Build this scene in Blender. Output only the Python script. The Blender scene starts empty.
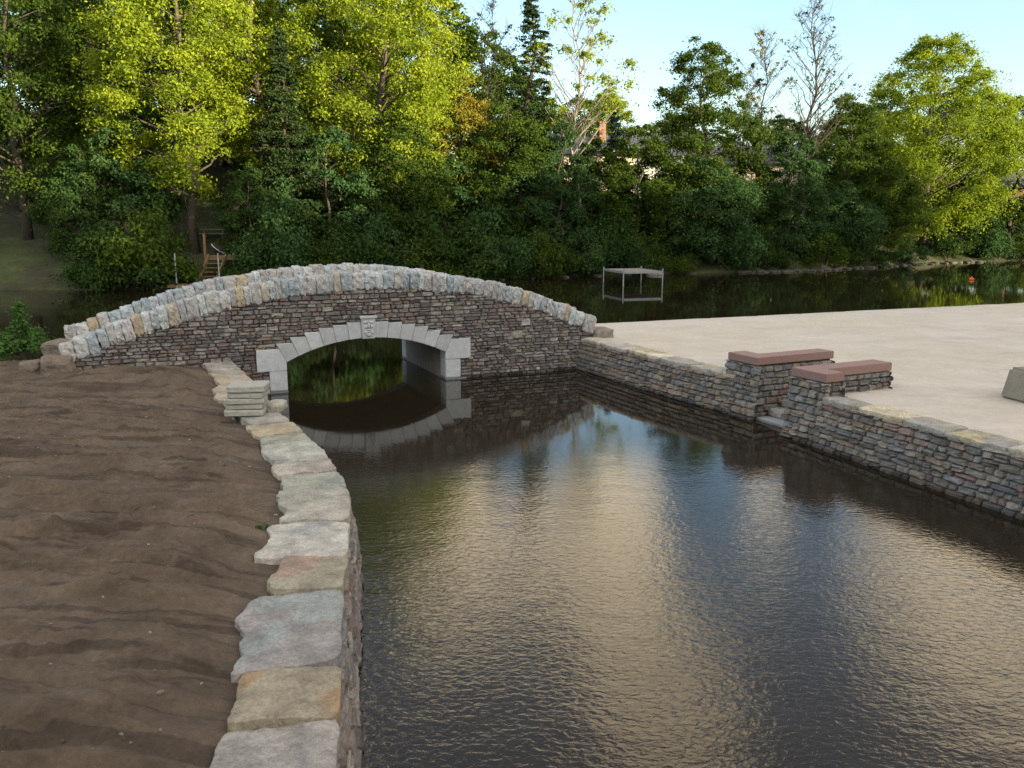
import bpy, bmesh, math, random
import numpy as np
from mathutils import Vector, Matrix
R = math.radians
SC = bpy.context.scene
COL = SC.collection
rng = np.random.default_rng(7)
random.seed(7)

# ------------------------------------------------------------ camera
cam_d = bpy.data.cameras.new('camera'); cam = bpy.data.objects.new('camera', cam_d); COL.objects.link(cam)
cam.location = (0, 0, 4.5); cam.rotation_euler = (R(90 - 11), 0, 0)
cam_d.sensor_width = 36; cam_d.lens = 36 * 850 / 1024; cam_d.clip_end = 3000; cam_d.clip_start = 0.05
SC.camera = cam

# ------------------------------------------------------------ world
SUN_AZ, SUN_EL = 124, 9.5
w = bpy.data.worlds.new('World'); SC.world = w; w.use_nodes = True
nt = w.node_tree; nt.nodes.clear()
def N(nt, t, **k):
    n = nt.nodes.new(t)
    for a, b in k.items():
        if a in n.inputs.keys(): n.inputs[a].default_value = b
        else: setattr(n, a, b)
    return n
out = N(nt, 'ShaderNodeOutputWorld'); bg = N(nt, 'ShaderNodeBackground'); bg.inputs['Strength'].default_value = 0.15
sky = N(nt, 'ShaderNodeTexSky', sky_type='NISHITA', sun_disc=False)
sky.sun_elevation = R(SUN_EL); sky.sun_rotation = R(SUN_AZ); sky.air_density = 1.0; sky.dust_density = 1.2; sky.ozone_density = 1.6
tc = N(nt, 'ShaderNodeTexCoord')
sep = N(nt, 'ShaderNodeSeparateXYZ'); nt.links.new(tc.outputs['Generated'], sep.inputs[0])
# clouds lie on a high flat layer: direction divided by its height
zz = N(nt, 'ShaderNodeMath', operation='MAXIMUM'); zz.inputs[1].default_value = 0.06; nt.links.new(sep.outputs['Z'], zz.inputs[0])
cx = N(nt, 'ShaderNodeMath', operation='DIVIDE'); nt.links.new(sep.outputs['X'], cx.inputs[0]); nt.links.new(zz.outputs[0], cx.inputs[1])
cy = N(nt, 'ShaderNodeMath', operation='DIVIDE'); nt.links.new(sep.outputs['Y'], cy.inputs[0]); nt.links.new(zz.outputs[0], cy.inputs[1])
cc = N(nt, 'ShaderNodeCombineXYZ'); nt.links.new(cx.outputs[0], cc.inputs[0]); nt.links.new(cy.outputs[0], cc.inputs[1])
mp = N(nt, 'ShaderNodeMapping'); mp.inputs['Location'].default_value = (3.1, 0.35, 0); mp.inputs['Scale'].default_value = (1.0, 0.8, 1)
nt.links.new(cc.outputs[0], mp.inputs[0])
cn = N(nt, 'ShaderNodeTexNoise'); cn.inputs['Scale'].default_value = 0.8; cn.inputs['Detail'].default_value = 5; cn.inputs['Roughness'].default_value = 0.55; cn.inputs['Distortion'].default_value = 0.5
nt.links.new(mp.outputs[0], cn.inputs['Vector'])
cr = N(nt, 'ShaderNodeMapRange', interpolation_type='SMOOTHSTEP'); cr.inputs['From Min'].default_value = 0.43; cr.inputs['From Max'].default_value = 0.60
nt.links.new(cn.outputs['Fac'], cr.inputs['Value'])
# fewer clouds low down
lo = N(nt, 'ShaderNodeMapRange', interpolation_type='SMOOTHSTEP'); lo.inputs['From Min'].default_value = 0.21; lo.inputs['From Max'].default_value = 0.33; lo.inputs['To Min'].default_value = 0.04
nt.links.new(sep.outputs['Z'], lo.inputs['Value'])
cm = N(nt, 'ShaderNodeMath', operation='MULTIPLY'); nt.links.new(cr.outputs[0], cm.inputs[0]); nt.links.new(lo.outputs[0], cm.inputs[1])
# a bank of warm evening clouds: (azimuth from north, elevation, radius) in degrees
CLOUDS = [(-4.0, 20.2, 3.4), (6.2, 20.8, 5), (1.0, 23.6, 3), (-4.5, 25.1, 3.2), (6.0, 25.0, 3.2), (9.0, 28.6, 3.8), (12.5, 32.5, 4.5), (26.3, 21.0, 4.5), (31.4, 25.2, 5.5), (-13, 22, 2), (17.3, 19.5, 2), (-16, 34, 3.5)]
acc = None
for (az_, el_, r_) in CLOUDS:
    dt = N(nt, 'ShaderNodeVectorMath', operation='DOT_PRODUCT'); nt.links.new(tc.outputs['Generated'], dt.inputs[0])
    dt.inputs[1].default_value = (math.sin(R(az_)) * math.cos(R(el_)), math.cos(R(az_)) * math.cos(R(el_)), math.sin(R(el_)))
    rg = N(nt, 'ShaderNodeMapRange', interpolation_type='SMOOTHSTEP'); rg.inputs['From Min'].default_value = math.cos(R(r_ * 1.45)); rg.inputs['From Max'].default_value = math.cos(R(r_ * 0.35))
    nt.links.new(dt.outputs['Value'], rg.inputs['Value'])
    if acc is None: acc = rg.outputs[0]
    else:
        ad_ = N(nt, 'ShaderNodeMath', operation='ADD', use_clamp=True); nt.links.new(acc, ad_.inputs[0]); nt.links.new(rg.outputs[0], ad_.inputs[1]); acc = ad_.outputs[0]
n2 = N(nt, 'ShaderNodeTexNoise'); n2.inputs['Scale'].default_value = 6.5; n2.inputs['Detail'].default_value = 6; n2.inputs['Roughness'].default_value = 0.6; nt.links.new(tc.outputs['Generated'], n2.inputs['Vector'])
m1 = N(nt, 'ShaderNodeMath', operation='MULTIPLY_ADD'); m1.inputs[1].default_value = 3.0; m1.inputs[2].default_value = -1.62; nt.links.new(n2.outputs['Fac'], m1.inputs[0])
m2 = N(nt, 'ShaderNodeMath', operation='ADD'); nt.links.new(acc, m2.inputs[0]); nt.links.new(m1.outputs[0], m2.inputs[1])
m3 = N(nt, 'ShaderNodeMapRange', interpolation_type='SMOOTHSTEP'); m3.inputs['From Min'].default_value = 0.12; m3.inputs['From Max'].default_value = 1.0; nt.links.new(m2.outputs[0], m3.inputs['Value'])
m4 = N(nt, 'ShaderNodeMath', operation='MULTIPLY'); nt.links.new(m3.outputs[0], m4.inputs[0]); nt.links.new(lo.outputs[0], m4.inputs[1])
# broken cloud added over the unseen rest of the sky for ambient light
bk = N(nt, 'ShaderNodeMapRange', interpolation_type='SMOOTHSTEP'); bk.inputs['From Min'].default_value = 0.45; bk.inputs['From Max'].default_value = 0.05; nt.links.new(sep.outputs['Y'], bk.inputs['Value'])
m5 = N(nt, 'ShaderNodeMath', operation='MULTIPLY'); nt.links.new(cm.outputs[0], m5.inputs[0]); nt.links.new(bk.outputs[0], m5.inputs[1])
mixb = N(nt, 'ShaderNodeMix', data_type='RGBA'); mixb.inputs[7].default_value = (6.0, 5.5, 4.8, 1); nt.links.new(m5.outputs[0], mixb.inputs[0]); nt.links.new(sky.outputs[0], mixb.inputs[6])
mixc = N(nt, 'ShaderNodeMix', data_type='RGBA'); mixc.inputs[7].default_value = (7.8, 6.3, 4.3, 1)
# a thin grey veil added higher up to dull the blue mirrored in the water
vl = N(nt, 'ShaderNodeMapRange', interpolation_type='SMOOTHSTEP'); vl.inputs['From Min'].default_value = 0.30; vl.inputs['From Max'].default_value = 0.50; vl.inputs['To Max'].default_value = 0.6; nt.links.new(sep.outputs['Z'], vl.inputs['Value'])
veil = N(nt, 'ShaderNodeMix', data_type='RGBA'); veil.inputs[7].default_value = (1.5, 1.4, 1.35, 1); nt.links.new(vl.outputs[0], veil.inputs[0]); nt.links.new(sky.outputs[0], veil.inputs[6]); nt.links.new(veil.outputs[2], mixb.inputs[6])
nt.links.new(m4.outputs[0], mixc.inputs[0]); nt.links.new(mixb.outputs[2], mixc.inputs[6])
nt.links.new(mixc.outputs[2], bg.inputs['Color']); nt.links.new(bg.outputs[0], out.inputs[0])

# ------------------------------------------------------------ sun
sd = bpy.data.lights.new('sun', 'SUN'); sd.energy = 5.0; sd.angle = R(0.5); sd.color = (1.0, 0.86, 0.57)
so = bpy.data.objects.new('sun', sd); COL.objects.link(so)
dv = Vector((math.sin(R(SUN_AZ)) * math.cos(R(SUN_EL)), math.cos(R(SUN_AZ)) * math.cos(R(SUN_EL)), math.sin(R(SUN_EL))))
so.rotation_euler = dv.to_track_quat('Z', 'Y').to_euler(); so.location = (60, -40, 40)
SC.view_settings.view_transform = 'Standard'; SC.view_settings.look = 'None'; SC.view_settings.gamma = 1
SC.view_settings.exposure = 1.58

# ------------------------------------------------------------ materials
def mat(name, col, rough=0.9, nscale=3.0, var=0.25, bump=0.3, bscale=20.0, attr=False, spec=0.3, col2=None, bdist=0.02, metal=0.0):
    m = bpy.data.materials.new(name); m.use_nodes = True; t = m.node_tree; b = t.nodes['Principled BSDF']
    b.inputs['Roughness'].default_value = rough; b.inputs['Specular IOR Level'].default_value = spec; b.inputs['Metallic'].default_value = metal
    co = N(t, 'ShaderNodeTexCoord')
    n1 = N(t, 'ShaderNodeTexNoise'); n1.inputs['Scale'].default_value = nscale; n1.inputs['Detail'].default_value = 8; n1.inputs['Roughness'].default_value = 0.65
    t.links.new(co.outputs['Object'], n1.inputs['Vector'])
    mr = N(t, 'ShaderNodeMapRange'); mr.inputs['From Min'].default_value = 0.3; mr.inputs['From Max'].default_value = 0.7
    mr.inputs['To Min'].default_value = 1 - var; mr.inputs['To Max'].default_value = 1 + var
    t.links.new(n1.outputs['Fac'], mr.inputs['Value'])
    if attr:
        a = N(t, 'ShaderNodeAttribute', attribute_name='tone'); src = a.outputs['Color']
    elif col2:
        mx = N(t, 'ShaderNodeMix', data_type='RGBA'); mx.inputs[6].default_value = (*col, 1); mx.inputs[7].default_value = (*col2, 1)
        n2 = N(t, 'ShaderNodeTexNoise'); n2.inputs['Scale'].default_value = nscale * 0.45; n2.inputs['Detail'].default_value = 5
        t.links.new(co.outputs['Object'], n2.inputs['Vector'])
        m2 = N(t, 'ShaderNodeMapRange'); m2.inputs['From Min'].default_value = 0.4; m2.inputs['From Max'].default_value = 0.62
        t.links.new(n2.outputs['Fac'], m2.inputs['Value']); t.links.new(m2.outputs[0], mx.inputs[0]); src = mx.outputs[2]
    else:
        rg = N(t, 'ShaderNodeRGB'); rg.outputs[0].default_value = (*col, 1); src = rg.outputs[0]
    nf = N(t, 'ShaderNodeTexNoise'); nf.inputs['Scale'].default_value = nscale * 7; nf.inputs['Detail'].default_value = 6; nf.inputs['Roughness'].default_value = 0.8
    t.links.new(co.outputs['Object'], nf.inputs['Vector'])
    mf_ = N(t, 'ShaderNodeMapRange'); mf_.inputs['From Min'].default_value = 0.35; mf_.inputs['From Max'].default_value = 0.65; mf_.inputs['To Min'].default_value = 1 - var * 0.8; mf_.inputs['To Max'].default_value = 1 + var * 0.8
    t.links.new(nf.outputs['Fac'], mf_.inputs['Value']); mm2 = N(t, 'ShaderNodeMath', operation='MULTIPLY'); t.links.new(mr.outputs[0], mm2.inputs[0]); t.links.new(mf_.outputs[0], mm2.inputs[1])
    vm = N(t, 'ShaderNodeVectorMath', operation='SCALE'); t.links.new(src, vm.inputs[0]); t.links.new(mm2.outputs[0], vm.inputs['Scale'])
    if attr:
        sz = N(t, 'ShaderNodeSeparateXYZ'); gg = N(t, 'ShaderNodeNewGeometry'); t.links.new(gg.outputs['Position'], sz.inputs[0])
        wob = N(t, 'ShaderNodeMath', operation='MULTIPLY_ADD'); wob.inputs[1].default_value = -0.10; t.links.new(n1.outputs['Fac'], wob.inputs[0]); t.links.new(sz.outputs['Z'], wob.inputs[2])
        wet = N(t, 'ShaderNodeMapRange'); wet.inputs['From Min'].default_value = -0.01; wet.inputs['From Max'].default_value = 0.05; wet.inputs['To Min'].default_value = 0.38; wet.inputs['To Max'].default_value = 1.0
        t.links.new(wob.outputs[0], wet.inputs['Value']); v3 = N(t, 'ShaderNodeVectorMath', operation='SCALE'); t.links.new(vm.outputs[0], v3.inputs[0]); t.links.new(wet.outputs[0], v3.inputs['Scale']); vm = v3
    t.links.new(vm.outputs[0], b.inputs['Base Color'])
    if bump:
        n3 = N(t, 'ShaderNodeTexNoise'); n3.inputs['Scale'].default_value = bscale; n3.inputs['Detail'].default_value = 8; n3.inputs['Roughness'].default_value = 0.7
        t.links.new(co.outputs['Object'], n3.inputs['Vector'])
        bp = N(t, 'ShaderNodeBump'); bp.inputs['Strength'].default_value = bump; bp.inputs['Distance'].default_value = bdist
        t.links.new(n3.outputs['Fac'], bp.inputs['Height']); t.links.new(bp.outputs[0], b.inputs['Normal'])
    return m

def leafmat(name, c1, c2, trans=0.35, nscale=0.5):
    m = bpy.data.materials.new(name); m.use_nodes = True; t = m.node_tree; t.nodes.clear()
    o = N(t, 'ShaderNodeOutputMaterial'); co = N(t, 'ShaderNodeTexCoord'); ge = N(t, 'ShaderNodeNewGeometry')
    n1 = N(t, 'ShaderNodeTexNoise'); n1.inputs['Scale'].default_value = nscale; n1.inputs['Detail'].default_value = 3
    t.links.new(co.outputs['Object'], n1.inputs['Vector'])
    ad = N(t, 'ShaderNodeMath', operation='MULTIPLY_ADD'); ad.inputs[1].default_value = 0.6
    t.links.new(ge.outputs['Random Per Island'], ad.inputs[0])
    sb = N(t, 'ShaderNodeMath', operation='MULTIPLY_ADD'); sb.inputs[1].default_value = 1.6; sb.inputs[2].default_value = -0.6
    t.links.new(n1.outputs['Fac'], sb.inputs[0]); t.links.new(sb.outputs[0], ad.inputs[2])
    mx = N(t, 'ShaderNodeMix', data_type='RGBA'); mx.inputs[6].default_value = (*c1, 1); mx.inputs[7].default_value = (*c2, 1); mx.clamp_factor = True
    t.links.new(ad.outputs[0], mx.inputs[0])
    df = N(t, 'ShaderNodeBsdfDiffuse'); tr = N(t, 'ShaderNodeBsdfTranslucent'); gl = N(t, 'ShaderNodeBsdfGlossy'); gl.inputs['Roughness'].default_value = 0.45
    ms = N(t, 'ShaderNodeMixShader'); ms.inputs[0].default_value = trans; m2 = N(t, 'ShaderNodeMixShader'); m2.inputs[0].default_value = 0.0
    t.links.new(mx.outputs[2], df.inputs[0]); t.links.new(mx.outputs[2], tr.inputs[0])
    t.links.new(df.outputs[0], ms.inputs[1]); t.links.new(tr.outputs[0], ms.inputs[2])
    t.links.new(ms.outputs[0], m2.inputs[1]); t.links.new(gl.outputs[0], m2.inputs[2]); t.links.new(m2.outputs[0], o.inputs[0])
    return m

M = {}
M['stone'] = mat('fieldstone', (0.2, 0.2, 0.2), 0.9, 9, 0.36, 0.9, 28, attr=True, bdist=0.03)
M['coping'] = mat('coping_stone', (0.4, 0.4, 0.4), 0.85, 6, 0.34, 1.0, 16, attr=True, bdist=0.04)
M['flag'] = mat('flagstone', (0.4, 0.4, 0.4), 0.88, 4, 0.34, 1.0, 11, attr=True, bdist=0.07)
M['gap'] = mat('joint', (0.06, 0.055, 0.05), 1, 5, 0.2, 0.2)
M['dressed'] = mat('dressed_granite', (0.50, 0.53, 0.56), 0.75, 6, 0.16, 0.4, 50, bdist=0.006, attr=True)
M['barrel'] = mat('cast_barrel', (0.24, 0.20, 0.17), 0.8, 3, 0.2, 0.2, 12)
M['granite'] = mat('pink_granite', (0.25, 0.160, 0.145), 0.65, 38, 0.24, 0.3, 60, bdist=0.006)
M['slab'] = mat('sawn_slab', (0.34, 0.335, 0.305), 0.8, 12, 0.18, 0.4, 30, bdist=0.008)
M['concrete'] = mat('concrete', (0.235, 0.215, 0.18), 0.9, 3, 0.15, 0.4, 25)
M['bark'] = mat('bark', (0.065, 0.052, 0.042), 0.95, 4, 0.3, 0.6, 14)
M['palebark'] = mat('pale_bark', (0.20, 0.17, 0.15), 0.95, 4, 0.3, 0.6, 14)
M['ground'] = mat('bank_grass', (0.048, 0.062, 0.020), 1, 0.6, 0.35, 0.6, 6, col2=(0.040, 0.035, 0.022), bdist=0.08)
M['rock'] = mat('river_rock', (0.075, 0.07, 0.06), 0.9, 3, 0.35, 0.7, 9, bdist=0.04)
M['brownrock'] = mat('brown_boulder', (0.20, 0.148, 0.12), 0.9, 3, 0.35, 0.9, 12, col2=(0.17, 0.145, 0.12), bdist=0.03)
M['metal'] = mat('galvanised', (0.30, 0.32, 0.33), 0.5, 5, 0.1, 0.1, metal=0.4)
M['planks'] = mat('weathered_planks', (0.24, 0.22, 0.20), 0.85, 6, 0.2, 0.3)
M['wood'] = mat('treated_wood', (0.20, 0.13, 0.07), 0.85, 6, 0.25, 0.3)
M['roof'] = mat('shingles', (0.085, 0.095, 0.12), 0.9, 2, 0.15, 0.4, 10)
M['siding'] = mat('cream_siding', (0.55, 0.47, 0.36), 0.8, 2, 0.08, 0.1)
M['whitewall'] = mat('white_siding', (0.62, 0.62, 0.60), 0.8, 2, 0.08, 0.1)
M['brownwall'] = mat('brown_siding', (0.14, 0.09, 0.06), 0.85, 2, 0.2, 0.1)
M['brick'] = mat('brick', (0.20, 0.11, 0.08), 0.9, 4, 0.2, 0.4)
M['trim'] = mat('white_trim', (0.65, 0.64, 0.6), 0.7, 2, 0.05, 0)
M['glass'] = mat('window_glass', (0.03, 0.035, 0.045), 0.1, 2, 0.1, 0, spec=0.6)
M['orange'] = mat('orange_plastic', (0.7, 0.12, 0.03), 0.5, 2, 0.05, 0)
M['darkhull'] = mat('dark_hull', (0.05, 0.03, 0.028), 0.6, 3, 0.2, 0.1)

L = {}
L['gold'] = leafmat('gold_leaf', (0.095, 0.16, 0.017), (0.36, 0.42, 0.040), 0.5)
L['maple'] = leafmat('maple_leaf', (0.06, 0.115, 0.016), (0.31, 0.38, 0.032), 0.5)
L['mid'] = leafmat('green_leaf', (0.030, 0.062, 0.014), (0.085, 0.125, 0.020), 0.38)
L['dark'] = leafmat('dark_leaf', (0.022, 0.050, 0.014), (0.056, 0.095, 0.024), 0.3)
L['conifer'] = leafmat('needles', (0.020, 0.038, 0.016), (0.042, 0.066, 0.022), 0.12)
L['blue'] = leafmat('blue_needles', (0.030, 0.055, 0.045), (0.055, 0.085, 0.065), 0.1)
L['amber'] = leafmat('amber_leaf', (0.15, 0.14, 0.025), (0.28, 0.24, 0.04), 0.4)
L['vine'] = leafmat('vine_leaf', (0.028, 0.066, 0.026), (0.070, 0.125, 0.040), 0.3)
L['bush'] = leafmat('bush_leaf', (0.05, 0.115, 0.03), (0.10, 0.19, 0.05), 0.3, 3)

# ------------------------------------------------------------ helpers
def noise3(p, seed=0):
    p = np.asarray(p, float); i = np.floor(p).astype(np.int64); f = p - i; f = f * f * (3 - 2 * f)
    def h(a, b, c):
        v = (a * 374761393 + b * 668265263 + c * 2147483647 + seed * 1274126177) & 0xffffffff
        v = ((v ^ (v >> 13)) * 1274126177) & 0xffffffff
        v = (v ^ (v >> 16)) & 0xffffff
        return v / float(0xffffff)
    r = 0
    for dx in (0, 1):
        for dy in (0, 1):
            for dz in (0, 1):
                wgt = (f[..., 0] if dx else 1 - f[..., 0]) * (f[..., 1] if dy else 1 - f[..., 1]) * (f[..., 2] if dz else 1 - f[..., 2])
                r = r + wgt * h(i[..., 0] + dx, i[..., 1] + dy, i[..., 2] + dz)
    return r * 2 - 1
def fbm(p, seed=0, o=4):
    p = np.asarray(p, float); s = 0; a = 1; tt = 0
    for k in range(o):
        s = s + a * noise3(p * 2 ** k + 17.3 * k, seed + k); tt += a; a *= 0.5
    return s / tt

def fast_mesh(name, V, F4, smooth=False):
    V = np.asarray(V, np.float32); F4 = np.asarray(F4, np.int32)
    me = bpy.data.meshes.new(name); n = F4.shape[1]
    me.vertices.add(len(V)); me.vertices.foreach_set('co', V.ravel())
    me.loops.add(F4.size); me.loops.foreach_set('vertex_index', F4.ravel())
    me.polygons.add(len(F4)); me.polygons.foreach_set('loop_start', np.arange(len(F4), dtype=np.int32) * n)
    try: me.polygons.foreach_set('loop_total', np.full(len(F4), n, np.int32))
    except Exception: pass
    me.update(calc_edges=True)
    if smooth: me.polygons.foreach_set('use_smooth', np.ones(len(F4), bool))
    return me
class MB:
    def __init__(s): s.v = []; s.f = []; s.c = []; s.n = 0
    def add(s, V, F, col=None):
        V = np.asarray(V, float); s.v.append(V)
        for f in F: s.f.append([int(i) + s.n for i in f])
        s.c.append(np.tile(np.array([*(col or (0.3, 0.3, 0.3)), 1.0]), (len(V), 1))); s.n += len(V)
    def box(s, c, size, rz=0, col=None, rx=0, ry=0):
        h = np.array(size) / 2; V = np.array([[x, y, z] for x in (-1, 1) for y in (-1, 1) for z in (-1, 1)]) * h
        m = np.array((Matrix.Rotation(rz, 3, 'Z') @ Matrix.Rotation(ry, 3, 'Y') @ Matrix.Rotation(rx, 3, 'X')))
        V = V @ m.T + np.array(c)
        s.add(V, [(0, 1, 3, 2), (4, 6, 7, 5), (0, 4, 5, 1), (2, 3, 7, 6), (0, 2, 6, 4), (1, 5, 7, 3)], col)
    def tube(s, pts, rad, n=7, col=None, cap=True):
        pts = [Vector(p) for p in pts]; V = []; F = []; up = Vector((0.13, 0.31, 0.94)).normalized()
        for i, p in enumerate(pts):
            t = (pts[min(i + 1, len(pts) - 1)] - pts[max(i - 1, 0)]).normalized()
            a = t.cross(up)
            if a.length < 0.1: a = t.cross(Vector((1, 0, 0)))
            a.normalize(); b = t.cross(a); r = rad[i] if hasattr(rad, '__len__') else rad
            for k in range(n):
                q = 2 * math.pi * k / n; V.append(p + a * (r * math.cos(q)) + b * (r * math.sin(q)))
        for i in range(len(pts) - 1):
            for k in range(n): F.append((i * n + k, i * n + (k + 1) % n, (i + 1) * n + (k + 1) % n, (i + 1) * n + k))
        if cap: F.append(tuple(range(n))[::-1]); F.append(tuple((len(pts) - 1) * n + k for k in range(n)))
        s.add([tuple(v) for v in V], F, col)
    def build(s, name, m, parent=None, smooth=False, loc=None):
        V = np.concatenate(s.v); me = bpy.data.meshes.new(name)
        if loc is not None: V = V - np.array(loc)
        me.from_pydata(V.tolist(), [], s.f); me.update()
        ca = me.color_attributes.new('tone', 'FLOAT_COLOR', 'POINT'); ca.data.foreach_set('color', np.concatenate(s.c).astype(np.float32).ravel())
        if smooth: me.polygons.foreach_set('use_smooth', np.ones(len(me.polygons), bool))
        me.materials.append(m); o = bpy.data.objects.new(name, me); COL.objects.link(o)
        if parent: o.parent = parent
        if loc is not None: o.location = loc
        return o
def tag(o, label=None, cat=None, group=None, kind=None):
    if label: o['label'] = label
    if cat: o['category'] = cat
    if group: o['group'] = group
    if kind: o['kind'] = kind
    return o
def empty(name, loc=(0, 0, 0), rz=0, **k):
    o = bpy.data.objects.new(name, None); o.empty_display_size = 0.2; COL.objects.link(o); o.location = loc; o.rotation_euler = (0, 0, rz)
    return tag(o, **k)
def obj_mesh(name, me, m, parent=None, loc=None):
    me.materials.append(m); o = bpy.data.objects.new(name, me); COL.objects.link(o)
    if parent: o.parent = parent
    if loc is not None: o.location = loc
    return o

_cube = {}
def cube_grid(n):
    if n in _cube: return _cube[n]
    idx = {}; V = []; F = []
    def g(a):
        if a not in idx: idx[a] = len(V); V.append([2 * x / n - 1 for x in a])
        return idx[a]
    for ax in range(3):
        for side in (0, n):
            for i in range(n):
                for j in range(n):
                    q = []
                    for (a, b) in ((i, j), (i + 1, j), (i + 1, j + 1), (i, j + 1)):
                        c = [0, 0, 0]; c[ax] = side; c[(ax + 1) % 3] = a; c[(ax + 2) % 3] = b; q.append(g(tuple(c)))
                    F.append(q if side else q[::-1])
    _cube[n] = (np.array(V), F); return _cube[n]
def rock(size, seed, pw=6, amp=0.08, n=4, freq=1.3):
    V, F = cube_grid(n)
    nr = (np.abs(V) ** pw).sum(1) ** (1 / pw); P = V / nr[:, None]
    P = P * (1 + amp * fbm(P * freq + seed * 3.7, seed, 3))[:, None]
    P = P + amp * 0.6 * np.stack([noise3(P * 2.1 + seed + k * 9, seed) for k in range(3)], 1)
    return P * np.array(size) / 2, F
def xf(V, rz=0, rx=0, ry=0, loc=(0, 0, 0)):
    m = np.array((Matrix.Rotation(rz, 3, 'Z') @ Matrix.Rotation(ry, 3, 'Y') @ Matrix.Rotation(rx, 3, 'X')))
    return V @ m.T + np.array(loc)

GREYS = [(0.19, 0.17, 0.165), (0.15, 0.135, 0.13), (0.23, 0.205, 0.195), (0.20, 0.155, 0.145), (0.165, 0.12, 0.11), (0.245, 0.225, 0.205), (0.13, 0.125, 0.13), (0.20, 0.19, 0.195), (0.27, 0.25, 0.23), (0.215, 0.175, 0.14)]
WALLG = [(0.20, 0.19, 0.175), (0.16, 0.155, 0.15), (0.24, 0.225, 0.20), (0.21, 0.165, 0.145), (0.25, 0.18, 0.15), (0.17, 0.175, 0.185), (0.22, 0.21, 0.18), (0.14, 0.13, 0.125), (0.27, 0.24, 0.20), (0.20, 0.205, 0.21), (0.26, 0.21, 0.16)]
def jit(c, a=0.2, ds=0.18):
    g = sum(c) / 3; k = 1 + random.uniform(-a, a); return tuple(max(0.01, (x + (g - x) * ds) * k * (1 + random.uniform(-0.012, 0.012))) for x in c)

# a course of laid stones: each a pillowed face on mapf(u, v, depth)
GA = np.array([-1, -0.78, 0, 0.78, 1.0]); GB = np.array([-1, -0.66, 0, 0.66, 1.0])
def stone(mb, mapf, u0, u1, v0, v1, col, vtop=None, proud=0.02, rough=0.008):
    a, b = np.meshgrid(GA, GB, indexing='ij'); ed = np.maximum(np.abs(a), np.abs(b)) > 0.99
    corner = (np.abs(a) > 0.99) & (np.abs(b) > 0.99)
    sk = random.uniform(-0.06, 0.06); a2 = a + sk * b * 0.6; a2 = np.where(corner, a2 * 0.94, a2); b2 = np.where(corner, b * 0.90, b)
    U = (u0 + u1) / 2 + a2 * (u1 - u0) / 2; V = (v0 + v1) / 2 + b2 * (v1 - v0) / 2
    U = U + rng.normal(0, 0.006, U.shape); V = V + rng.normal(0, 0.0055, V.shape)
    if vtop is not None: V = np.minimum(V, vtop(U))
    d = np.where(ed, -0.03, proud + random.uniform(-0.006, 0.03) + (GA[:, None] * random.uniform(-.012, .012)) + (GB[None, :] * random.uniform(-.012, .012)) + rng.normal(0, rough, U.shape))
    P = mapf(U.ravel(), V.ravel(), d.ravel()); F = []
    for i in range(4):
        for j in range(4): F.append((i * 5 + j, (i + 1) * 5 + j, (i + 1) * 5 + j + 1, i * 5 + j + 1))
    mb.add(P, F, col)
def courses(mb, mapf, ulo, uhi, vlo, vhi, hole=None, vtop=None, rowh=(0.10, 0.15), wid=(0.16, 0.42), pal=GREYS, gap=0.008, special=()):
    v = vlo
    while v < vhi - 0.03:
        h = random.uniform(*rowh); h = min(h, vhi - v) if vhi - v < rowh[1] * 1.3 else h
        iv = [(ulo, uhi)]
        if hole:
            e = hole(v + h * 0.5)
            if e: iv = [(ulo, e[0]), (e[1], uhi)]
        for (a, b) in iv:
            u = a + (random.uniform(-0.1, 0) if a == ulo and hole is None else 0)
            while u < b - 0.02:
                wd = random.uniform(*wid)
                if random.random() < 0.15: wd *= 1.35
                u1 = min(b, u + wd)
                if b - u1 < wid[0] * 0.6: u1 = b
                ok = True
                if vtop is not None and float(vtop(np.array((u + u1) / 2))) < v + 0.03: ok = False
                if ok:
                    c = jit(random.choice(pal)); mm = 0.004 * math.sin(u * 1.7 + v * 3)
                    if random.random() < 0.12 and h > 0.11:   # two thin ones in the course
                        stone(mb, mapf, u + gap, u1 - gap, v + gap + mm, v + h * 0.5 - gap * 0.6 + mm, c, vtop)
                        stone(mb, mapf, u + gap, u1 - gap, v + h * 0.5 + gap * 0.6 + mm, v + h - gap + mm, jit(random.choice(pal)), vtop)
                    else: stone(mb, mapf, u + gap, u1 - gap, v + gap + mm, v + h - gap + mm, c, vtop)
                u = u1
        v += h

# ============================================================ SETTING
BA = np.array([-5.93, 22.04]); BD = np.array([0.91405, 0.40560]); BN = np.array([-0.40560, 0.91405])
BW = 4.2
def shore(x): return np.interp(x, [-200, -60, -33, -20, 7, 26, 46, 80, 250], [62, 56, 54.6, 55, 69, 75.5, 90, 104, 150])
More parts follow.
